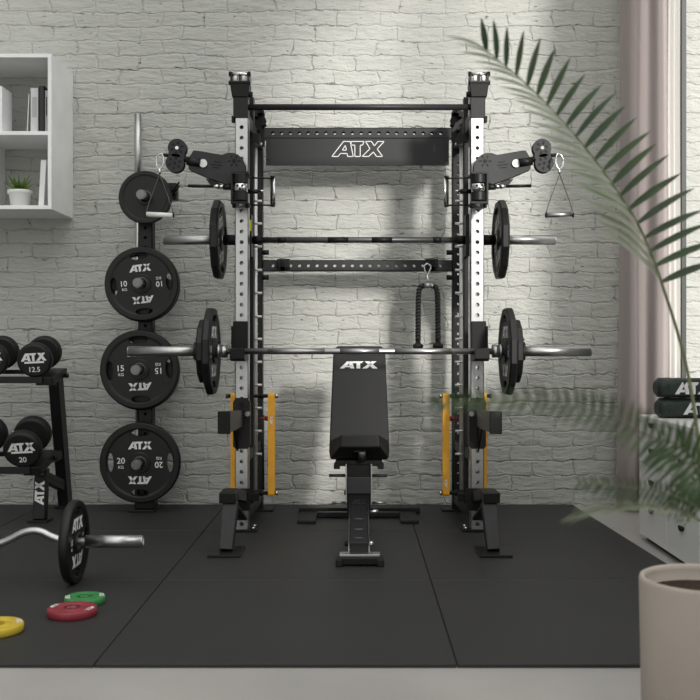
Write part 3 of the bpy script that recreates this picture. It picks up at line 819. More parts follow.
    rk_(MB().cyl((k.x+s*.035, 4.97, k.z), (k.x-s*.010, 4.97, k.z), .006, 12).cyl((k.x+s*.006, 4.97, k.z), (k.x-s*.016, 4.97, k.z), .012, 14), 'pop_pin', M['redknob'])
    # weight cable beside the guide rod
    k = RP(s, 263.2, 400, 5.10)
    pts = []
    rk_(MB().cyl((k.x, 5.10, .14), (k.x, 5.10, P(0, 415, 5.1).z), .006, 8), 'weight_cable', M['gun'])
    st = RP(s, 250, 225.5, 4.86)
    rk_(MB().bx(st.x-.012, st.x+.008, 4.85, 4.93, st.z-.15, st.z+.055), 'carriage_guide', M['black'], .002)
    MB().bx(st.x-.009, st.x+.008, 4.846, 4.8495, st.z-.028, st.z+.026).build('sticker', M['stickery'] if s < 0 else M['panel'], rk, ro)
    # swivel drum on the front upright
    dzt, dzb = P(0, 174, 4.59).z, P(0, 201, 4.59).z; dz = (dzt+dzb)/2
    dc = RP(s, 240.7, 188, 4.60)
    dm = rk_(MB().lathe([(0, dzb-.002), (.030, dzb-.002), (.034, dzb+.004), (.034, dz-.022), (.031, dz-.022), (.031, dz+.022), (.034, dz+.022), (.034, dzt-.004), (.030, dzt), (0, dzt)], (dc.x, 4.60, 0), 'z', 32, flat=(0, 2, 3, 4, 5, 6, 8)), 'swivel_drum', M['black'])
    MB().lathe([(.0312, dz-.0215), (.0325, dz-.0215), (.0325, dz+.0215), (.0312, dz+.0215)], (dc.x, 4.60, 0), 'z', 32, closed=True, flat=(0, 2)).build('chrome_band', M['chrome'], dm, ro)
    db = MB()
    for a_, dd in ((-.35, .006), (.35, .006), (0, -.010)):
        n_ = V((math.sin(a_), -math.cos(a_), 0)); c_ = V((dc.x, 4.60, dz+dd)); db.cyl(c_+n_*.0315, c_+n_*.0335, .0058, 10)
    db.build('adjusting_hole', M['dark'], dm, ro)
    MB().cyl((dc.x, 4.60, dzb-.022), (dc.x, 4.60, dzb-.002), .010, 12).build('drum_pin', M['chrome'], dm, ro)
    for z in (dzt+.004, dzb-.008):
        MB().bx(dc.x-.036, dc.x+.036, 4.575, FY-.034, z-.005, z+.005).build('drum_plate', M['black'], dm, ro)
    MB().bx(dc.x+s*.040-.004, dc.x+s*.040+.004, 4.585, FY-.034, dzb-.012, dzt+.006).build('drum_bracket', M['black'], dm, ro)
    for z in (dzb-.02,): 
        for q in (-.03, .03): MB().cyl((dc.x+q, 4.60, z-.01), (dc.x+q, 4.60, z+.012), .009, 10).build('bolt', M['dark'], dm, ro)
    # cable arm side plates
    AY = 4.648
    def A(px, py, Y=AY): return RP(s, px, py, Y)
    outl = [(193.4,150.4), (221.7,155), (227,153), (232.7,152.8), (238,154.5), (242,158.3), (244.5,163), (245.3,169), (245,174.8), (239,180), (226.4,184), (209,178), (188.7,169.3), (187.6,160)]
    w3 = [A(x, y) for x, y in outl]; c_ = A(216, 167)
    arm = None
    for yy in (AY, AY+.046):
        pts = [(p.x-c_.x, p.z-c_.z) for p in w3]
        b_ = MB().prism(pts, (c_.x, yy+.006, c_.z), (1,0,0), (0,0,1), .006)
        if arm is None: arm = rk_(b_, 'cable_arm', M['gun'])
        else: b_.build('arm_plate', M['gun'], arm, ro)
    db = MB(); hc = A(234, 161)
    for k in range(6):
        a_ = k*PI/3; n_ = V((math.cos(a_), 0, math.sin(a_))); db.box(hc+n_*.022+V((0, -.0005, 0)), (.013, .002, .006), Matrix.Rotation(-a_, 3, 'Y').to_4x4())
    db.cyl(hc+V((0, .001, 0)), hc+V((0, -.002, 0)), .009, 14)
    db.build('slot_ring', M['dark'], arm, ro); db = MB()
    for (px, py, l) in ((217.5, 162, .034), (216.5, 164.8, .055), (216, 167.6, .034)):
        db.beam(A(px-l*100, py-.35*l*100/3), A(px+l*100, py+.35*l*100/3), .003, .004, side=(0,1,0))
    db.build('slot_row', M['dark'], arm, ro)
    MB().beam(A(196, 152.6, AY+.028), A(228, 158, AY+.028), .050, .012, side=(0,1,0)).build('arm_spacer', M['black'], arm, ro)
    MB().beam(A(192, 169.4, AY+.028), A(226, 182, AY+.028), .050, .010, side=(0,1,0)).build('arm_spacer', M['black'], arm, ro)
    MB().prism([(p.x-c_.x, p.z-c_.z) for p in (A(205,178), A(213,180), A(222,184), A(209,183.5))], (c_.x, AY+.03, c_.z), (1,0,0), (0,0,1), .02).build('arm_gusset', M['black'], arm, ro)
    # barrel and label
    MB().cyl(A(187, 161, AY-.002), A(200.5, 163, AY-.002), .019, 20).build('swivel_barrel', M['black'], arm, ro)
    lc = A(203, 163.2, AY-.009)
    MB().cyl(lc, lc+V((0, .004, 0)), .019, 24).build('round_label', M['ceramic'], arm, ro)
    # pulley head
    hd = MB()
    for yy in (AY-.022, AY+.016):
        for px, py in ((177.8, 148.8), (175.6, 163.8)):
            c2 = A(px, py); hd.cyl((c2.x, yy, c2.z), (c2.x, yy+.007, c2.z), .043, 32)
        c2 = A(177.2, 156.5); hd.box((c2.x, yy+.0035, c2.z), (.075, .0066, .03))
    ph = hd.build('pulley_head', M['gun'], arm, ro)
    MB().cyl(A(184, 159, AY), A(188, 160, AY), .014, 16).build('head_neck', M['black'], arm, ro)
    for px, py in ((177.8, 148.8), (175.6, 163.8)):
        c2 = A(px, py); sl = MB(); ww = MB().cyl((c2.x, AY-.014, c2.z), (c2.x, AY+.015, c2.z), .034, 28); ww.build('pulley_wheel', M['dark'], arm, ro)
        for k in range(6):
            a_ = k*PI/3+.3; n_ = V((math.cos(a_), 0, math.sin(a_)))
            sl.box(V((c2.x, AY-.0225, c2.z))+n_*.024, (.014, .002, .009), Matrix.Rotation(-a_, 3, 'Y').to_4x4())
        sl.build('slot_row', M['dark'], arm, ro)
        MB().cyl((c2.x, AY-.026, c2.z), (c2.x, AY-.021, c2.z), .008 if py < 155 else .006, 14).build('axle_bolt', M['chrome'] if py < 155 else M['dark'], arm, ro)
    MB().cyl(A(169, 155.5), A(164, 155, AY), .0085, 12).cyl(A(164, 155), A(162.3, 154.6, AY), .006, 12).build('cable_stop', M['black'], arm, ro)
    # lock lever under the arm
    MB().cyl(A(188, 185.8), A(213.5, 186.3), .0075, 12).build('lever_grip', M['black'], arm, ro)
    MB().cyl(A(213.5, 186.3), A(219, 186.5), .008, 12, r1=.012).cyl(A(219, 186.5), A(224, 186.8), .010, 12).build('lever_ferrule', M['chrome'], arm, ro)
    MB().cyl(A(223.5, 187), A(232.5, 187.5), .013, 16).build('lever_collar', M['black'], arm, ro)
    # D handle on the inner side
    h0 = RP(s, 248, 178, 4.72); 
    HA = lambda px, py: RP(s, px, py, 4.72)
    hb_ = MB().tube([HA(249, 178), HA(262, 178), HA(272.5, 178.4)], .0042, 10).tube([HA(249, 205), HA(262, 205), HA(273, 205.4)], .0042, 10)
    dh = rk_(hb_, 'inner_handle', M['black'])
    MB().cyl(HA(274, 178), HA(274, 205), .0075, 16).build('grip_tube', M['chrome'], dh, ro)
    MB().cyl(HA(271.3, 177.8), HA(271.3, 205.4), .0045, 10).build('grip_rail', M['black'], dh, ro)
    for py in (177.2, 205.6): MB().cyl(HA(272.6, py-1.2), HA(272.6, py+1.2), .011, 12).build('grip_end', M['dark'], dh, ro)
    MB().cyl(HA(248, 191.5), HA(259, 191.5), .011, 14).build('pop_pin_body', M['black'], dh, ro)
    MB().cyl(HA(259, 191), HA(264, 191), .0055, 10).build('pop_pin_rod', M['chrome'], dh, ro)

    # J hook carrying the barbell
    jz0, jz1 = P(0, 361, 4.62).z, P(0, 321, 4.62).z; bzc = P(0, 351, 4.58).z
    j = XC+s*dxf
    prof = [(-4.705, jz1), (-4.655, jz1), (-4.655+.0, bzc+.005), (-4.60-.0, bzc-.017), (-4.56, bzc-.017), (-4.545, bzc+.012), (-4.53, bzc+.012), (-4.53, jz0+.01), (-4.56, jz0), (-4.705, jz0)]
    jh = MB().prism([(y, z) for y, z in prof], (j+.034, 0, 0), (0,-1,0), (0,0,1), .068)
    rk_(jh, 'bar_hook', M['dark'], .003)
    k = RP(s, 232.6, 338, 4.66)
    rk_(MB().box((k.x, 4.68, P(0, 340, 4.66).z), (.012, .06, .13)), 'hook_cheek', M['dark'], .003)

# crossmembers
def cross(px0, px1, py0, py1, Y, name='crossmember', first=8.8):
    a, b_ = P(px0, py0, Y), P(px1, py1, Y); L_ = b_.x-a.x; h_ = a.z-b_.z; zc = (a.z+b_.z)/2
    m_ = MB(); p = .0470
    m_.perf((a.x, Y, zc), (0,0,-1), (1,0,0), h_, L_, p, .0092, -.003, start=.05)
    m_.perf((a.x, Y+.05, zc), (0,0,-1), (1,0,0), h_, L_, p, .0092, .003, start=.05)
    m_.bx(a.x, b_.x, Y, Y+.05, zc+h_/2-.003, zc+h_/2); m_.bx(a.x, b_.x, Y, Y+.05, zc-h_/2, zc-h_/2+.003)
    return rk_(m_, name, M['gun'])
cross(263.3, 452.3, 127.7, 138.3, 5.31)
cross(263.3, 452.3, 260, 271, 5.31)
rk_(MB().bx(P(249.5, 0, FY).x, P(470, 0, FY).x, FY-.0, FY+.0, 0, 0) if False else MB().cyl((P(249, 0, FY).x, FY, P(0, 107.2, FY).z), (P(470.5, 0, FY).x, FY, P(0, 107.2, FY).z), .0145, 24), 'pull_up_bar', M['gun'])
# sign panel
a, b_ = P(266, 138.5, 5.30), P(449, 165.5, 5.30)
sg = rk_(MB().bx(a.x, b_.x, 5.30, 5.306, b_.z, a.z), 'sign_panel', M['panel'], .001)
for sx_ in (a.x+.012, b_.x-.012): MB().bx(sx_-.008, sx_+.008, 5.294, 5.30, b_.z+.03, a.z-.02).build('panel_clip', M['gun'], sg, ro)
paths = [[(0,0), (.74,1), (1.16,1), (1.36,0), (1.0,0), (.97,.20), (.55,.20), (.40,0)],
         [(.86,.74), (.66,.42), (.93,.42)],
         [(1.16,1), (2.10,1), (2.34,.70), (2.56,1), (3.12,1), (2.62,.5), (3.20,0), (2.66,0), (2.34,.32), (2.08,0), (1.96,0), (1.80,0), (1.80,.76), (1.66,.76), (1.44,.76), (1.44,0), (1.36,0)]]
paths[2] = [(1.22,1), (2.04,1), (1.96,.76), (1.80,.76), (1.80,0), (1.46,0), (1.46,.76), (1.22,.76)]
paths.append([(2.14,1), (2.52,1), (2.70,.70), (2.92,1), (3.32,1), (2.88,.50), (3.22,0), (2.84,0), (2.64,.30), (2.34,0), (1.92,0), (2.42,.52)])
lo = P(358, 149, 5.30); hgt = 15.0*5.3/1000; lm = MB()
for pth in paths:
    pp = [V((lo.x+(x-1.66)*hgt*1.05, 5.2995, lo.z+(y-.5)*hgt)) for x, y in pth]
    for i in range(len(pp)):
        q0, q1 = pp[i], pp[(i+1) % len(pp)]
        lm.beam(q0, q1, .0042, .0012, side=V((0,1,0)).cross(q1-q0)); 
lm.build('outline_lettering', M['white'], sg, ro)
# bar holders on the lower crossmember
for s in (-1, 1):
    c_ = RP(s, 283.5, 266, 5.29)
    hk = rk_(MB().bx(c_.x-.034, c_.x+.034, 5.285, 5.3095, c_.z-.012, c_.z+.038), 'cross_hook', M['black'], .004)
    MB().bx(c_.x-.012, c_.x+.012, 5.24, 5.285, c_.z-.03, c_.z-.005).build('hook_tongue', M['dark'], hk, ro, bevel=.003)
    MB().bx(c_.x-.012, c_.x+.012, 5.24, 5.248, c_.z-.03, c_.z+.03).build('hook_lip', M['dark'], hk, ro, bevel=.003)

# ------------------------------------------------------------------ barbell on the hooks
def barbell(name, label, cat, Y, py, end, inner, sl_r, sh_r, shm, col_r=.034):
    z = P(0, py, Y).z; o = V((XC, Y, z))
    t_ = thing(name, label, cat, o)
    MB().cyl((-inner, 0, 0), (inner, 0, 0), sh_r, 24).build('shaft', shm, t_)
    for s in (-1, 1):
        MB().cyl((s*inner, 0, 0), (s*(end-.004), 0, 0), sl_r, 28).cyl((s*(end-.004), 0, 0), (s*end, 0, 0), sl_r, 28, r1=sl_r*.8).build('sleeve', M['steel'], t_)
        MB().cyl((s*(inner-.045), 0, 0), (s*(inner-.012), 0, 0), col_r*.86, 28).cyl((s*(inner-.014), 0, 0), (s*(inner+.0), 0, 0), col_r, 28).build('sleeve_shoulder', M['darksteel'] if col_r < .03 else M['steel'], t_)
    return t_, o
BY = 4.58
bb, bo = barbell('olympic_barbell', 'long silver loaded barbell resting on rack hooks in front of the bench', 'barbell', BY, 351.3, 1.062, .652, .0235, .0138, M['shaft'])
for x0, x1 in ((-.09, .09), (.16, .42), (-.42, -.16)):
    MB().cyl((x0, 0, 0), (x1, 0, 0), .0141, 24).build('knurling', M['knurl'], bb)
big = plate_proto('weight_plate', .2035, .034, '20', facets=12, grips=4, spin=0, logo_k=.26)
big.location = (XC-.678, BY, bo.z); big.rotation_euler = (0, 0, PI/2)
tag(big, 'large black faceted plate on left end of the racked barbell, inner one', 'weight plate', 'barbell plates')
dup(big, loc=(XC+.678, BY, bo.z), rot=(0, 0, -PI/2), label='large black faceted plate on right end of the racked barbell, inner one')
sm_ = plate_proto('weight_plate', .148, .030, '5', facets=12, grips=4, gw=.2, gh=.1, spin=0, logo_k=.26)
sm_.location = (XC-.714, BY, bo.z); sm_.rotation_euler = (0, 0, PI/2)
tag(sm_, 'smaller black plate outside the large one on left end of the racked barbell', 'weight plate', 'barbell plates')
dup(sm_, loc=(XC+.714, BY, bo.z), rot=(0, 0, -PI/2), label='smaller black plate outside the large one on right end of the racked barbell')
for s in (-1, 1):
    cl = MB().lathe([(.0245, -.012), (.042, -.012), (.043, -.008), (.043, .008), (.042, .012), (.0245, .012)], axis='x', seg=32, closed=True, flat=(0, 4))
    cl = cl.build('collar_ring', M['rubber']); 
    r_ = thing('barbell_collar', 'black round collar outside the plates on the %s end of the racked barbell' % ('left' if s < 0 else 'right'), 'barbell collar', (XC+s*.7435, BY, bo.z), group='barbell collars')
    cl.parent = r_
    MB().tube([(0, 0, .045), (s*.010, -.004, .056), (s*.004, -.010, .058)], .004, 8).build('clamp_lever', M['steel'], r_)

# bar of the guided carriage
SY = 4.90
smb, so = barbell('smith_bar', 'upper dark guided bar of the rack with silver sleeves', 'barbell', SY, 240, .962, .62, .0235, .0145, M['darksteel'], .024)
for x0, x1 in ((-.155, -.055), (.06, .16), (-.40, -.36), (.36, .40)):
    MB().cyl((x0, 0, 0), (x1, 0, 0), .0150, 24).build('knurling', M['dark'], smb)
for s in (-1, 1):
    MB().cyl((s*.60, 0, 0), (s*.665, 0, 0), .0255, 24).build('bar_stop', M['dark'], smb)
    MB().cyl((s*.475, 0, 0), (s*.52, 0, 0), .021, 20).build('carriage_bearing', M['dark'], smb)
spl = plate_proto('weight_plate', .196, .038, '20', facets=12, grips=4, spin=PI/12, logo_k=.26)
spl.location = (XC-.690, SY, so.z); spl.rotation_euler = (0, 0, PI/2)
tag(spl, 'black faceted plate on left end of the upper guided bar', 'weight plate', 'guided bar plates')
dup(spl, loc=(XC+.690, SY, so.z), rot=(0, 0, -PI/2), label='black faceted plate on right end of the upper guided bar')

# resistance bands: flat loops around the pegs
def band(s, px, label):
    zt_, zb_ = P(0, 396, 4.95).z, P(0, 493, 4.95).z
    x = RP(s, px, 400, 4.95).x; r_ = .011; w = .033
    outer = []; inner = []
    n = 10
    for rr, lst in ((r_+.0035, outer), (r_, inner)):
        for k in range(n+1):
            a_ = PI*k/n; lst.append((rr*math.cos(a_), zt_+rr*math.sin(a_)))
        for k in range(n+1):
            a_ = PI+PI*k/n; lst.append((rr*math.cos(a_), zb_+rr*math.sin(a_)))
    bm = bmesh.new(); rings = []
    for i in range(len(outer)):
        o_, q = outer[i], inner[i]
        rings.append([bm.verts.new((-w/2, o_[0], o_[1])), bm.verts.new((w/2, o_[0], o_[1])), bm.verts.new((w/2, q[0], q[1])), bm.verts.new((-w/2, q[0], q[1]))])
    for i in range(len(rings)):
        A_, B_ = rings[i], rings[(i+1) % len(rings)]
        for k in range(4): bm.faces.new((A_[k], A_[(k+1) % 4], B_[(k+1) % 4], B_[k]))
    bmesh.ops.translate(bm, verts=bm.verts, vec=(0, 0, -zb_))
    bmesh.ops.recalc_face_normals(bm, faces=bm.faces)
    me = bpy.data.meshes.new('loop'); bm.to_mesh(me); bm.free(); me.materials.append(M['orange'])
    rt = thing('resistance_band', label, 'resistance band', (x, 4.95, zb_), group='orange bands on the rack pegs')
    ob = bpy.data.objects.new('loop', me); C.objects.link(ob); ob.parent = rt
    if px > 250:
        zz = (P(0, 420 if s < 0 else 483, 4.95).z)-zb_
        Lt = Letters(); Lt.add(logo(.014, 3), (0, -r_-.0037, zz), u=(0,0,1), v=(-1,0,0), depth=.0004); Lt.build(rt)
band(-1, 271.5, 'orange resistance band loop on the inner side of the left uprights')
band(1, 271.5, 'orange resistance band loop on the inner side of the right uprights')
band(-1, 234.2, 'orange resistance band partly hidden behind the outer side of the left front upright')
band(1, 234.2, 'orange resistance band partly hidden behind the outer side of the right front upright')

# hanging stirrup handles
def handle(s, label):
    HY = 4.58
    Hh = lambda px, py, Y=HY: RP(s, px, py, Y)
    top = Hh(159.5, 153)
    t_ = thing('cable_handle', label, 'cable handle', top, group='stirrup handles')
    pts = [Hh(162, 153.5), Hh(158, 154.5), Hh(156, 160), Hh(156.5, 166), Hh(159.5, 170), Hh(163, 166), Hh(163.8, 159)]
    MB().tube(smooth(pts+[pts[0]], it=2)[:-1], .0032, 8, closed=True).build('carabiner', M['chrome'], t_, top)
    ap = Hh(159.5, 171)
    MB().cyl(Hh(159.5, 168.5), Hh(159.7, 174), .006, 10).build('eye', M['chrome'], t_, top)
    st = MB()
    for e in (146.5, 173):
        q = [Hh(159.6, 174), Hh(159.6+(e-159.6)*.25, 183), Hh(159.6+(e-159.6)*.97, 209), Hh(e, 215)]
        q = smooth(q, it=2)
        for i in range(len(q)-1): st.beam(q[i], q[i+1], .010, .0026, side=(0,1,0))
    st.build('strap', M['strap'], t_, top)
    MB().cyl(Hh(146.5, 214.3), Hh(173, 215.5), .0115, 20).build('grip', M['ceramic'] if s < 0 else M['steel'], t_, top)
    for e, d_ in ((146.3, -.6), (173.2, .6)): MB().cyl(Hh(e, 214.9), Hh(e+d_, 214.9), .0135, 16).build('grip_end', M['dark'], t_, top)
handle(-1, 'stirrup cable handle with white grip hanging from left cable arm before small plate')
handle(1, 'stirrup cable handle with silver grip hanging from right cable arm, by palm frond')

# triceps rope
RY = 5.225
Q = lambda px, py: P(px, py, RY)
top = Q(427.5, 265)
tr_ = thing('triceps_rope', 'black braided triceps rope hanging in a U from the lower crossmember', 'cable attachment', top)
pts = [Q(427.5, 263.5), Q(424.5, 265), Q(424.2, 269), Q(427, 276.5), Q(430, 270), Q(431.2, 266)]
MB().tube(smooth(pts+[pts[0]], it=2)[:-1], .0042, 8, closed=True).build('carabiner', M['chrome'], tr_, top)
MB().cyl(Q(427.5, 275), Q(428, 284), .006, 10).build('swivel', M['chrome'], tr_, top)
MB().cyl(Q(424, 285.6), Q(433, 285.6), .0155, 20).build('sleeve_clamp', M['steel'], tr_, top)
def helix(path, r, off, turns, ph, seg=8):
    pts_ = smooth(path, it=3); out = []
    L_ = [0]
    for i in range(1, len(pts_)): L_.append(L_[-1]+(pts_[i]-pts_[i-1]).length)
    n = int(turns*9)
    for k in range(n+1):
        l = L_[-1]*k/n; i = max(j for j in range(len(L_)) if L_[j] <= l+1e-9); i = min(i, len(pts_)-2)
        f = (l-L_[i])/max(1e-9, L_[i+1]-L_[i]); p = pts_[i].lerp(pts_[i+1], f); d = (pts_[i+1]-pts_[i]).normalized()
        a_ = V((0,1,0)); b2 = d.cross(a_).normalized(); t = 2*PI*turns*k/n+ph
        out.append(p+a_*math.cos(t)*off+b2*math.sin(t)*off)
    return MB().tube(out, r, seg)
for s in (-1, 1):
    cxp = 428
    path = [Q(cxp+s*3, 285.6), Q(cxp+s*8, 286.5), Q(cxp+s*9.5, 293), Q(cxp+s*9.8, 310), Q(cxp+s*10, 341)]
    for ph in (0, PI): helix(path, .0082, .0080, 9, ph).build('rope_strand', M['rope'], tr_, top)
    c_ = Q(cxp+s*10, 345); 
    MB().lathe([(0, .020), (.013, .019), (.015, .008), (.026, .003), (.0285, -.006), (.024, -.018), (.012, -.023), (0, -.024)], c_, 'z', 28).build('rubber_end', M['rubber'], tr_, top)

# ------------------------------------------------------------------ bench
bo_ = V((.005, 4.6, 0))
bn = thing('weight_bench', 'black padded adjustable bench with upright backrest in the centre of the rack', 'weight bench', bo_)
def bn_(mb, name, m, bevel=0, parent=None, seg=2): return mb.build(name, m, parent or bn, bo_, bevel=bevel, seg=seg)
bx_ = .008
# backrest pad, tapered
A0, A1 = P(359.3, 456, 4.62), P(359.3, 345.5, 4.86)
d = (A1-A0); dn = d.normalized(); nrm = V((1,0,0)).cross(dn)   # points back-ish
if nrm.y > 0: nrm = -nrm
w0, w1, dep = .280, .252, .055
pad = MB(); fr = []
# outline in pad plane with clipped corners
Lp = d.length
pts = [(-w0/2, .03), (-w0/2+.006, .0), (w0/2-.006, .0), (w0/2, .03), (w1/2, Lp-.02), (w1/2-.02, Lp), (-w1/2+.02, Lp), (-w1/2, Lp-.02)]
base = V((A0.x, A0.y, A0.z))
pad.prism(pts, base-nrm*dep, (1,0,0), dn, dep)
bp = bn_(pad, 'backrest', M['vinyl'], .008, seg=3)
Lt = Letters(); Lt.add(logo(.0375, 5.0*.97), base+dn*((P(0,365,4.8).z-base.z)/dn.z)+V((-.003, 0, 0)), u=(1,0,0), v=dn, depth=.0008)
Lt.build(bp, bo_)
bn_(MB().beam((base.x, 4.72, .36), (base.x, 4.90, .80), .07, .04), 'backrest_frame', M['black'], .004)
# seat: front end raised, widening to the rear, underside showing
sf_t, sf_b = P(360, 434.5, 4.34), P(360, 447.5, 4.34)
sr_t, sr_b = P(359.5, 446.5, 4.61), P(359.5, 458.5, 4.61)
wf_, wr_ = .178, .272
seat = MB()
pts8 = [V((sf_t.x-wf_/2+.008, 4.34, sf_t.z)), V((sf_t.x+wf_/2-.008, 4.34, sf_t.z)), V((sf_b.x+wf_/2, 4.335, sf_b.z)), V((sf_b.x-wf_/2, 4.335, sf_b.z)),
        V((sr_t.x-wr_/2, 4.61, sr_t.z+.03)), V((sr_t.x+wr_/2, 4.61, sr_t.z+.03)), V((sr_b.x+wr_/2, 4.61, sr_b.z)), V((sr_b.x-wr_/2, 4.61, sr_b.z))]
seat._hull(pts8, [(0,3,2,1), (4,5,6,7), (0,1,5,4), (3,7,6,2), (0,4,7,3), (1,2,6,5)])
bn_(seat, 'seat', M['vinyl'], .007, seg=3)
# seat bracket and knobs
z1 = P(0, 459, 4.5).z; z2 = P(0, 468, 4.5).z
bn_(MB().bx(bx_-.105, bx_+.105, 4.48, 4.56, z2+.01, z1-.004).bx(bx_-.112, bx_-.085, 4.47, 4.56, z2-.002, z2+.02).bx(bx_+.085, bx_+.112, 4.47, 4.56, z2-.002, z2+.02), 'seat_bracket', M['dark'], .003)
c_ = P(362, 452, 4.42); bn_(MB().cyl((c_.x, 4.46, c_.z-.04), (c_.x, 4.42, c_.z+.012), .016, 16), 'seat_pivot', M['steel'])
c_ = P(359, 449, 4.42); bn_(MB().box((c_.x, 4.42, c_.z), (.05, .03, .028)), 'seat_hinge', M['black'], .003)
# rods
r0, r1 = P(329, 475.5, 4.48), P(387, 475.5, 4.48)
bn_(MB().cyl(r0, (bx_-.06, 4.48, r0.z), .007, 12), 'roller_rod', M['gun']); bn_(MB().cyl((bx_+.06, 4.48, r0.z), r1, .007, 12), 'roller_rod', M['gun'])
r0, r1 = P(332, 502.5, 4.62), P(387, 502.5, 4.62)
bn_(MB().cyl(r0, (bx_-.05, 4.62, r0.z), .0055, 12), 'ladder_rod', M['steel']); bn_(MB().cyl((bx_+.05, 4.62, r0.z), r1, .0055, 12), 'ladder_rod', M['steel'])
# post
za, zb1 = P(0, 468, 4.45).z, P(0, 513, 4.45).z
bn_(MB().bx(bx_-.052, bx_+.052, 4.455, 4.56, zb1, za+.012), 'post', M['dark'], .004)
ztp, zbt = P(0, 477, 4.43).z, P(0, 494, 4.43).z
bn_(MB().bx(bx_-.054, bx_+.052, 4.43, 4.455, zbt, ztp), 'post_cover', M['gun'], .004)
for sx_ in (-1, 1): bn_(MB().bx(bx_+sx_*.056-.003, bx_+sx_*.056+.003, 4.44, 4.55, P(0, 503, 4.45).z, P(0, 464, 4.45).z), 'side_plate', M['steel'], .001)
Lt = Letters(); Lt.add(logo(.022, 2.8), (bx_+.0, 4.4545, P(0, 502, 4.45).z)); Lt.build(bn, bo_, M['panel'])
c_ = P(375.5, 512, 4.45); bn_(MB().cyl((bx_+.05, 4.46, c_.z), (c_.x+.012, 4.46, c_.z), .011, 14), 'lock_knob', M['chrome'])
c_ = P(345.5, 493, 4.45); bn_(MB().cyl((bx_-.052, 4.46, c_.z), (c_.x-.006, 4.46, c_.z), .010, 10), 'bolt', M['dark'])
# sloping front beam
fb0, fb1 = V((bx_, 4.50, .150)), V((bx_, 4.02, .062))
fb = bn_(MB().beam(fb0, fb1, .076, .050), 'front_beam', M['gun'], .003)
bn_(MB().beam(fb0+V((-.041, 0, .0)), fb1+V((-.041, 0, 0)), .004, .060), 'beam_edge', M['steel'])
bn_(MB().beam(fb0+V((.041, 0, .0)), fb1+V((.041, 0, 0)), .004, .060), 'beam_edge', M['steel'])
Lt = Letters(); dd = (fb1-fb0).normalized(); upv = V((1,0,0)).cross(-dd)
for t_, sz in ((.45, .012), (.70, .014), (.9, .012)):
    Lt.add([[(-sz*1.2, -sz/2), (sz*1.2, -sz/2), (sz*1.2, sz/2), (-sz*1.2, sz/2)]], fb0.lerp(fb1, t_)+upv*.0258, u=(1,0,0), v=-dd, name='sticker')
Lt.build(fb, bo_, M['strap'])
fo_ = bn_(MB().bx(bx_-.082, bx_+.088, 3.97, 4.04, .006, .036), 'front_foot', M['black'], .004)
bn_(MB().bx(bx_-.078, bx_+.084, 3.975, 4.03, .037, .047), 'foot_plate', M['steel'], .002)
for sx_ in (-1, 1): bn_(MB().bx(bx_+.003+sx_*.082-.014, bx_+.003+sx_*.082+.014, 3.96, 4.05, 0, .030), 'foot_cap', M['rubber'], .004)
for sx_ in (-1, 1): bn_(MB().cyl((bx_+sx_*.040, 4.06, .074), (bx_+sx_*.058, 4.06, .074), .011, 12), 'axle_nut', M['chrome'] if sx_ > 0 else M['dark'])
bn_(MB().beam((bx_, 4.50, .125), (bx_, 5.30, .05), .07, .05), 'rear_beam', M['black'], .003)
bn_(MB().beam((bx_, 4.72, .36), (bx_, 4.95, .11), .05, .04), 'backrest_strut', M['black'], .003)
# rear foot: cross tube with flat pads
bn_(MB().bx(bx_-.31, bx_+.32, 5.20, 5.29, .004, .034), 'rear_foot', M['black'], .004)
for sx_ in (-1, 1):
    c0 = .005+sx_*.255
    bn_(MB().bx(c0-.045, c0+.045, 4.92, 5.20, 0, .016), 'rear_foot_pad', M['rubber'], .003)
bn_(MB().bx(bx_-.21, bx_+.21, 5.08, 5.115, .004, .03), 'rear_foot_brace', M['black'], .003)

# ------------------------------------------------------------------ chest of drawers and bags
cx0, cx1, cy0, cy1, ct = 1.30, 1.705, 3.79, 4.607, .560
co = V((1.5, 4.2, 0))
ch = thing('chest_of_drawers', 'low white chest of drawers under the window behind the palm', 'chest of drawers', co)
MB().bx(cx0+.018, cx1, cy0, cy1, .012, ct-.022).build('body', M['cabinet'], ch, co, bevel=.001)
MB().bx(cx0-.004, cx1, cy0-.004, cy1+.004, ct-.022, ct).build('top', M['cabinet'], ch, co, bevel=.002)
MB().bx(cx0+.03, cx1-.02, cy0+.02, cy1-.02, -.012, .012).build('plinth', M['dark'], ch, co)
rows = [(.480, .533), (.345, .475), (.207, .340), (.018, .202)]
rows = [(.474, .534), (.344, .470), (.210, .340), (.016, .206)]
hz_ = [.542-.02, .412, .270, .144]
rows = [(.480, .536), (.345, .476), (.210, .341), (.016, .206)]
for c_ in ((4.205, cy1-.003), (cy0+.003, 4.199)):
    for (z0, z1), hz in zip(rows, (.524, .412, .272, .146)):
        dw = MB().bx(cx0, cx0+.017, c_[0], c_[1], z0, z1).build('drawer', M['cabinet'], ch, co, bevel=.0015)
        ym = (c_[0]+c_[1])/2
        hd = MB().prism([(-.028, .010), (.028, .010), (.020, -.006), (.0, -.012), (-.020, -.006)], (cx0-.0005, ym, hz), (0,-1,0), (0,0,1), .010)
        hd.build('handle', M['dark'], dw, co, bevel=.001)
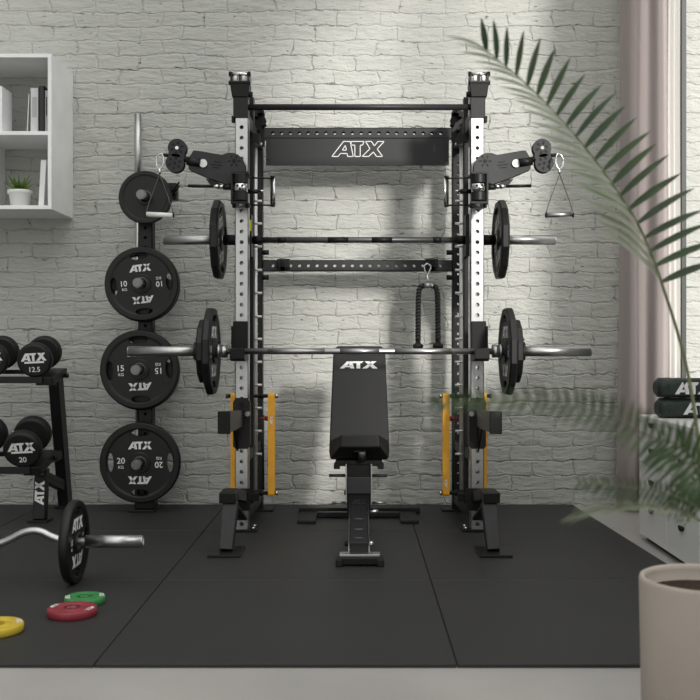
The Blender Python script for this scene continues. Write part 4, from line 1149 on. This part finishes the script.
def bag(c, rot, label):
    t_ = thing('sandbag', label, 'exercise bag', c, (0, 0, rot), 'rolled bags on the chest')
    L_ = .40; r_ = .052
    bm = bmesh.new(); rings = []; n = 36; ns = 25
    for i in range(ns):
        f = i/(ns-1); x = f*L_; e = 1 if .04 < f < .96 else (.80 if .001 < f < .999 else .62)
        ring = []
        for k in range(n):
            a_ = 2*PI*k/n; ca, sa = math.cos(a_), math.sin(a_)
            ry = abs(ca)**.8*(1 if ca > 0 else -1)*r_*1.15*e; rz = abs(sa)**.75*(1 if sa > 0 else -1)*r_*.84*e
            wv = 1+.018*math.sin(5*a_+f*9)+.012*math.sin(f*40+a_*2)
            ring.append(bm.verts.new((x, ry*wv, max(-r_*.84, rz*wv)+r_*.84)))
        rings.append(ring)
    for i in range(ns-1):
        for k in range(n):
            f_ = bm.faces.new((rings[i][k], rings[i+1][k], rings[i+1][(k+1) % n], rings[i][(k+1) % n])); f_.smooth = True
    bm.faces.new(rings[0]); bm.faces.new(rings[-1][::-1]); bmesh.ops.recalc_face_normals(bm, faces=bm.faces)
    me = bpy.data.meshes.new('body'); bm.to_mesh(me); bm.free(); me.materials.append(M['bag'])
    ob = bpy.data.objects.new('body', me); C.objects.link(ob); ob.parent = t_
    Lt = Letters(); Lt.add(logo(.052, 3.2), (.15 if 'upper' in label else .18, -r_*1.19, r_*.84)); Lt.build(t_)
    for x in (.035, .33): 
        MB().lathe([(r_*.98, -.008), (r_*1.02, -.006), (r_*1.02, .006), (r_*.98, .008)], (x, 0, 0), 'x', 32).build('seam_strap', M['bag'], t_).matrix_local = Matrix.Translation((0, 0, r_*.84)) @ Matrix.Scale(1.15, 4, (0,1,0)) @ Matrix.Scale(.80, 4, (0,0,1))
    return t_
bag(V((1.318, 4.40, ct)), 0, 'dark green vinyl bag with white logo, lower of the two on the white chest')
bag(V((1.312, 4.40, ct+.0885)), 0, 'dark green vinyl bag with white logo, upper of the two on the white chest')

# ------------------------------------------------------------------ curtains
def sheet(name, path, z0, z1, m, label, cat, thick=.004, flare=0):
    bm = bmesh.new(); nz = 14; cols = []
    c = sum((V((*p, 0)) for p in path), V((0,0,0)))/len(path)
    for x, y in path:
        col = []
        for k in range(nz+1):
            f = k/nz; z = z0+(z1-z0)*f; g = 1+flare*(1-f)
            col.append(bm.verts.new(((x-path[-1][0])*g+path[-1][0]-c.x+.004*math.sin(f*7+x*30), y-c.y+.004*math.sin(f*5+y*40), z-z0)))
        cols.append(col)
    for i in range(len(cols)-1):
        for k in range(nz):
            f = bm.faces.new((cols[i][k], cols[i+1][k], cols[i+1][k+1], cols[i][k+1])); f.smooth = True
    me = bpy.data.meshes.new(name); bm.to_mesh(me); bm.free(); me.materials.append(m)
    o = bpy.data.objects.new(name, me); C.objects.link(o); o.location = (c.x, c.y, z0)
    if thick: md = o.modifiers.new('s', 'SOLIDIFY'); md.thickness = thick
    tag(o, label, cat); return o
path = []
xa, xb = 1.425, 1.655; n = 90
for i in range(n+1):
    f = i/n; x = xa+(xb-xa)*f
    y = 5.36-.05*f+.034*math.sin(f*2*PI*1.7+2.2)+.003*math.sin(f*2*PI*5.3)
    path.append((x, y))
sheet('curtain', path, .0, 3.9, M['curtain'], 'heavy rose grey curtain hanging to the floor in the right corner', 'curtain', flare=.10)
path = []
for i in range(31):
    f = i/30; path.append((1.700+.006*math.sin(f*2*PI*2.2), 5.49-.22*f))
sheet('sheer_curtain', path, .30, 3.6, M['sheer'], 'narrow bright cream sheer strip between the rose curtain and dark window frame', 'curtain', thick=0)

# ------------------------------------------------------------------ palm
pc = V((.75, 2.15, -.012))
pm = thing('potted_palm', 'blurred green palm in a large beige planter at right foreground', 'plant', pc)
Hp = CAMZ-.232*2.15+.012
MB().lathe([(0, 0), (.126, 0), (.132, .006), (.139, Hp-.01), (.137, Hp-.002), (.133, Hp), (.128, Hp-.003), (.126, Hp-.012), (.124, Hp-.05), (0, Hp-.05)], axis='z', seg=72).build('planter', M['planter'], pm)
MB().lathe([(0, Hp-.03), (.1235, Hp-.035), (.1235, Hp-.049), (0, Hp-.049)], axis='z', seg=40).build('soil', M['soil'], pm)
def blade(bm, base, tip, sag, w, nrm, segs=7):
    """a folded palm leaflet"""
    base, tip = V(base), V(tip); d = tip-base; side = d.cross(nrm).normalized(); up = side.cross(d).normalized()
    prev = None
    for i in range(segs+1):
        f = i/segs
        p = base+d*f+V((0, 0, -sag*f*f))+up*(.10*d.length*math.sin(PI*f)*.35)
        ww = w*(math.sin(PI*min(1, .08+f*.92))**.7)*(1-.35*f)
        if i == segs: ww = .0004
        row = [bm.verts.new(p-side*ww/2+up*ww*.18), bm.verts.new(p), bm.verts.new(p+side*ww/2+up*ww*.18)]
        if prev:
            for k in range(2):
                fc = bm.faces.new((prev[k], prev[k+1], row[k+1], row[k])); fc.smooth = True
        prev = row
def catmull(pts, n):
    pts = [V(p) for p in pts]; pts = [pts[0]*2-pts[1]]+pts+[pts[-1]*2-pts[-2]]; out = []
    m_ = len(pts)-3
    for k in range(n+1):
        t = k/n*m_; i = min(int(t), m_-1); f = t-i; a, b, c, d_ = pts[i:i+4]
        out.append(.5*((2*b)+(-a+c)*f+(2*a-5*b+4*c-d_)*f*f+(-a+3*b-3*c+d_)*f**3))
    return out
def frond(ctrl, t0, n, lenf, angA, angB, w, dyA, dyB, mA, mB=None, stem_r=.0045, sag=.0, seed=1, flip=1):
    """ctrl: 3D control points base to tip; leaflets from parameter t0; angles (deg) against the rachis on either side"""
    rnd = random.Random(seed)
    pl = catmull(ctrl, 80)
    rs = [stem_r*(1-.75*i/80) for i in range(81)]
    f_ = MB().tube(pl, stem_r, 8, rs=rs).build('frond', M['stem'], pm, pc)
    A_ = bmesh.new(); B_ = bmesh.new()
    view = V((0, 1, 0))
    for k in range(n):
        t = t0+(1-t0)*(k+.5)/n; i = min(79, int(t*80)); p = pl[i].lerp(pl[i+1], t*80-i); d = (pl[min(i+2, 80)]-pl[max(0, i-1)]).normalized()
        per = d.cross(view).normalized()*flip
        for side, bm, ang, dy in ((1, A_, angA, dyA), (-1, B_, angB, dyB)):
            tt = (t-t0)/(1-t0)
            L_ = lenf(tt, side)*(1+.08*rnd.uniform(-1, 1))
            a_ = math.radians(ang(tt)+rnd.uniform(-2.5, 2.5))
            dr_ = d*math.cos(a_)+per*side*math.sin(a_); dr_ = (dr_+view*dy).normalized()
            pp = p+d*rnd.uniform(-.3, .3)*.01
            nn = (view*(-1)+V((0, 0, .6))+V((rnd.uniform(-.2, .2), 0, 0))).normalized()
            blade(bm, pp, pp+dr_*L_, sag*L_, w*(1-.35*tt)*(1+.1*rnd.uniform(-1, 1)), nn)
    for bm, m_ in ((A_, mA), (B_, mB or mA)):
        bmesh.ops.translate(bm, verts=bm.verts, vec=-pc); me = bpy.data.meshes.new('leaflets'); bm.to_mesh(me); bm.free(); me.materials.append(m_)
        o_ = bpy.data.objects.new('leaflets', me); C.objects.link(o_); o_.parent = f_
        o_['kind'] = 'stuff'
    return f_
root = V((.75, 2.15, Hp-.045))
# the large frond
F1 = [root, P(699, 450, 2.16), P(686, 365, 2.16), P(664, 290, 2.12), P(640, 228, 2.08), P(604, 172, 2.03), P(566, 125, 1.98), P(524, 82, 1.93), P(482, 47, 1.88)]
def l1(tt, side):
    if side > 0: return .150*(1-.30*tt-.32*tt**3)
    return .25*(1-.55*tt)
frond(F1, .375, 21, l1, lambda t: 92-6*t-42*max(0, t-.6)/.4, lambda t: 36-14*t, .0205, .10, -.45, M['palm_dark'], M['palm_pale'], seed=3, sag=.03, flip=-1)
# lower left leaning frond, close to the lens
F2 = [root, P(745, 540, 1.75), P(720, 490, 1.5), P(690, 465, 1.35), P(650, 438, 1.22), P(600, 414, 1.12), P(545, 402, 1.05), P(480, 401, 1.0), P(430, 405, .98)]
frond(F2, .30, 34, lambda t, s_: .044*(1-.85*t)+.004, lambda t: 62-25*t, lambda t: 70-20*t,   .0065, -.1, .1, M['palm'], M['palm'], stem_r=.0022, seed=5, sag=.10)
# frond across the chest
F3 = [root, P(735, 520, 1.9), P(712, 478, 1.75), P(694, 458, 1.65), P(675, 444, 1.6), P(655, 438, 1.55)]
frond(F3, .42, 10, lambda t, s_: .105*(1-.5*t), lambda t: 60-25*t, lambda t: 62-25*t, .0095, .2, -.2, M['palm_dark'], M['palm'], stem_r=.003, seed=8, sag=.15)
# low fronds
F4 = [root, P(722, 545, 1.8), P(700, 510, 1.6), P(668, 494, 1.5), P(625, 487, 1.4), P(578, 482, 1.35)]
frond(F4, .40, 24, lambda t, s_: .042*(1-.6*t), lambda t: 62-20*t, lambda t: 60-20*t, .006, .1, -.1, M['palm_dark'], M['palm'], stem_r=.0025, seed=9, sag=.15)
F5 = [root, P(722, 545, 1.7), P(700, 520, 1.45), P(660, 506, 1.3), P(610, 507, 1.2), P(575, 514, 1.12)]
frond(F5, .36, 14, lambda t, s_: .070*(1-.5*t), lambda t: 13, lambda t: 12, .005, .3, -.3, M['palm_pale'], M['palm_pale'], stem_r=.0025, seed=11, sag=.02)
F6 = [root, P(735, 540, 1.9), P(725, 505, 1.8), P(712, 484, 1.72), P(695, 484, 1.66), P(672, 496, 1.6)]
frond(F6, .50, 9, lambda t, s_: .075*(1-.5*t), lambda t: 62-25*t, lambda t: 60-20*t, .009, .2, -.2, M['palm'], M['palm_dark'], stem_r=.003, seed=13, sag=.2)

# ------------------------------------------------------------------ light
w = bpy.data.worlds.new('World'); bpy.context.scene.world = w; w.use_nodes = True
nt = w.node_tree; bg = nt.nodes['Background']
tc = nt.nodes.new('ShaderNodeTexCoord')
dt = nt.nodes.new('ShaderNodeVectorMath'); dt.operation = 'DOT_PRODUCT'; dt.inputs[1].default_value = V((.55, -.45, .70)).normalized()
nt.links.new(tc.outputs['Generated'], dt.inputs[0])
rp = nt.nodes.new('ShaderNodeValToRGB')
mr = nt.nodes.new('ShaderNodeMapRange'); mr.inputs['From Min'].default_value = -1; mr.inputs['From Max'].default_value = 1
nt.links.new(dt.outputs['Value'], mr.inputs['Value']); nt.links.new(mr.outputs[0], rp.inputs['Fac'])
rp.color_ramp.elements[0].color = (.045, .046, .045, 1); rp.color_ramp.elements[1].color = (1, .995, .96, 1)
e = rp.color_ramp.elements.new(.50); e.color = (.13, .134, .13, 1)
e = rp.color_ramp.elements.new(.72); e.color = (.42, .425, .41, 1)
nt.links.new(rp.outputs['Color'], bg.inputs['Color']); bg.inputs['Strength'].default_value = 2.05

sun = bpy.data.lights.new('sun', 'SUN'); sun.energy = 3.0; sun.angle = math.radians(6.5); sun.color = (1, .975, .92)
so_ = bpy.data.objects.new('sun', sun); C.objects.link(so_)
sd = V((-.45, 1, -.33)); so_.rotation_euler = sd.to_track_quat('-Z', 'Y').to_euler(); so_.location = (3, -3, 4)

# ------------------------------------------------------------------ camera
cam = bpy.data.cameras.new('camera'); cam.sensor_width = 36; cam.lens = 36*1000/700
cam.shift_x = -7/700; cam.shift_y = -5/700
cam.dof.use_dof = True; cam.dof.focus_distance = 4.75; cam.dof.aperture_fstop = 5.4
co_ = bpy.data.objects.new('camera', cam); C.objects.link(co_)
co_.location = (0, 0, CAMZ); co_.rotation_euler = (PI/2, 0, 0)
sc = bpy.context.scene; sc.camera = co_
sc.view_settings.view_transform = 'Standard'; sc.view_settings.look = 'None'; sc.view_settings.gamma = 1
sc.view_settings.use_curve_mapping = False; sc.view_settings.exposure = 0.08
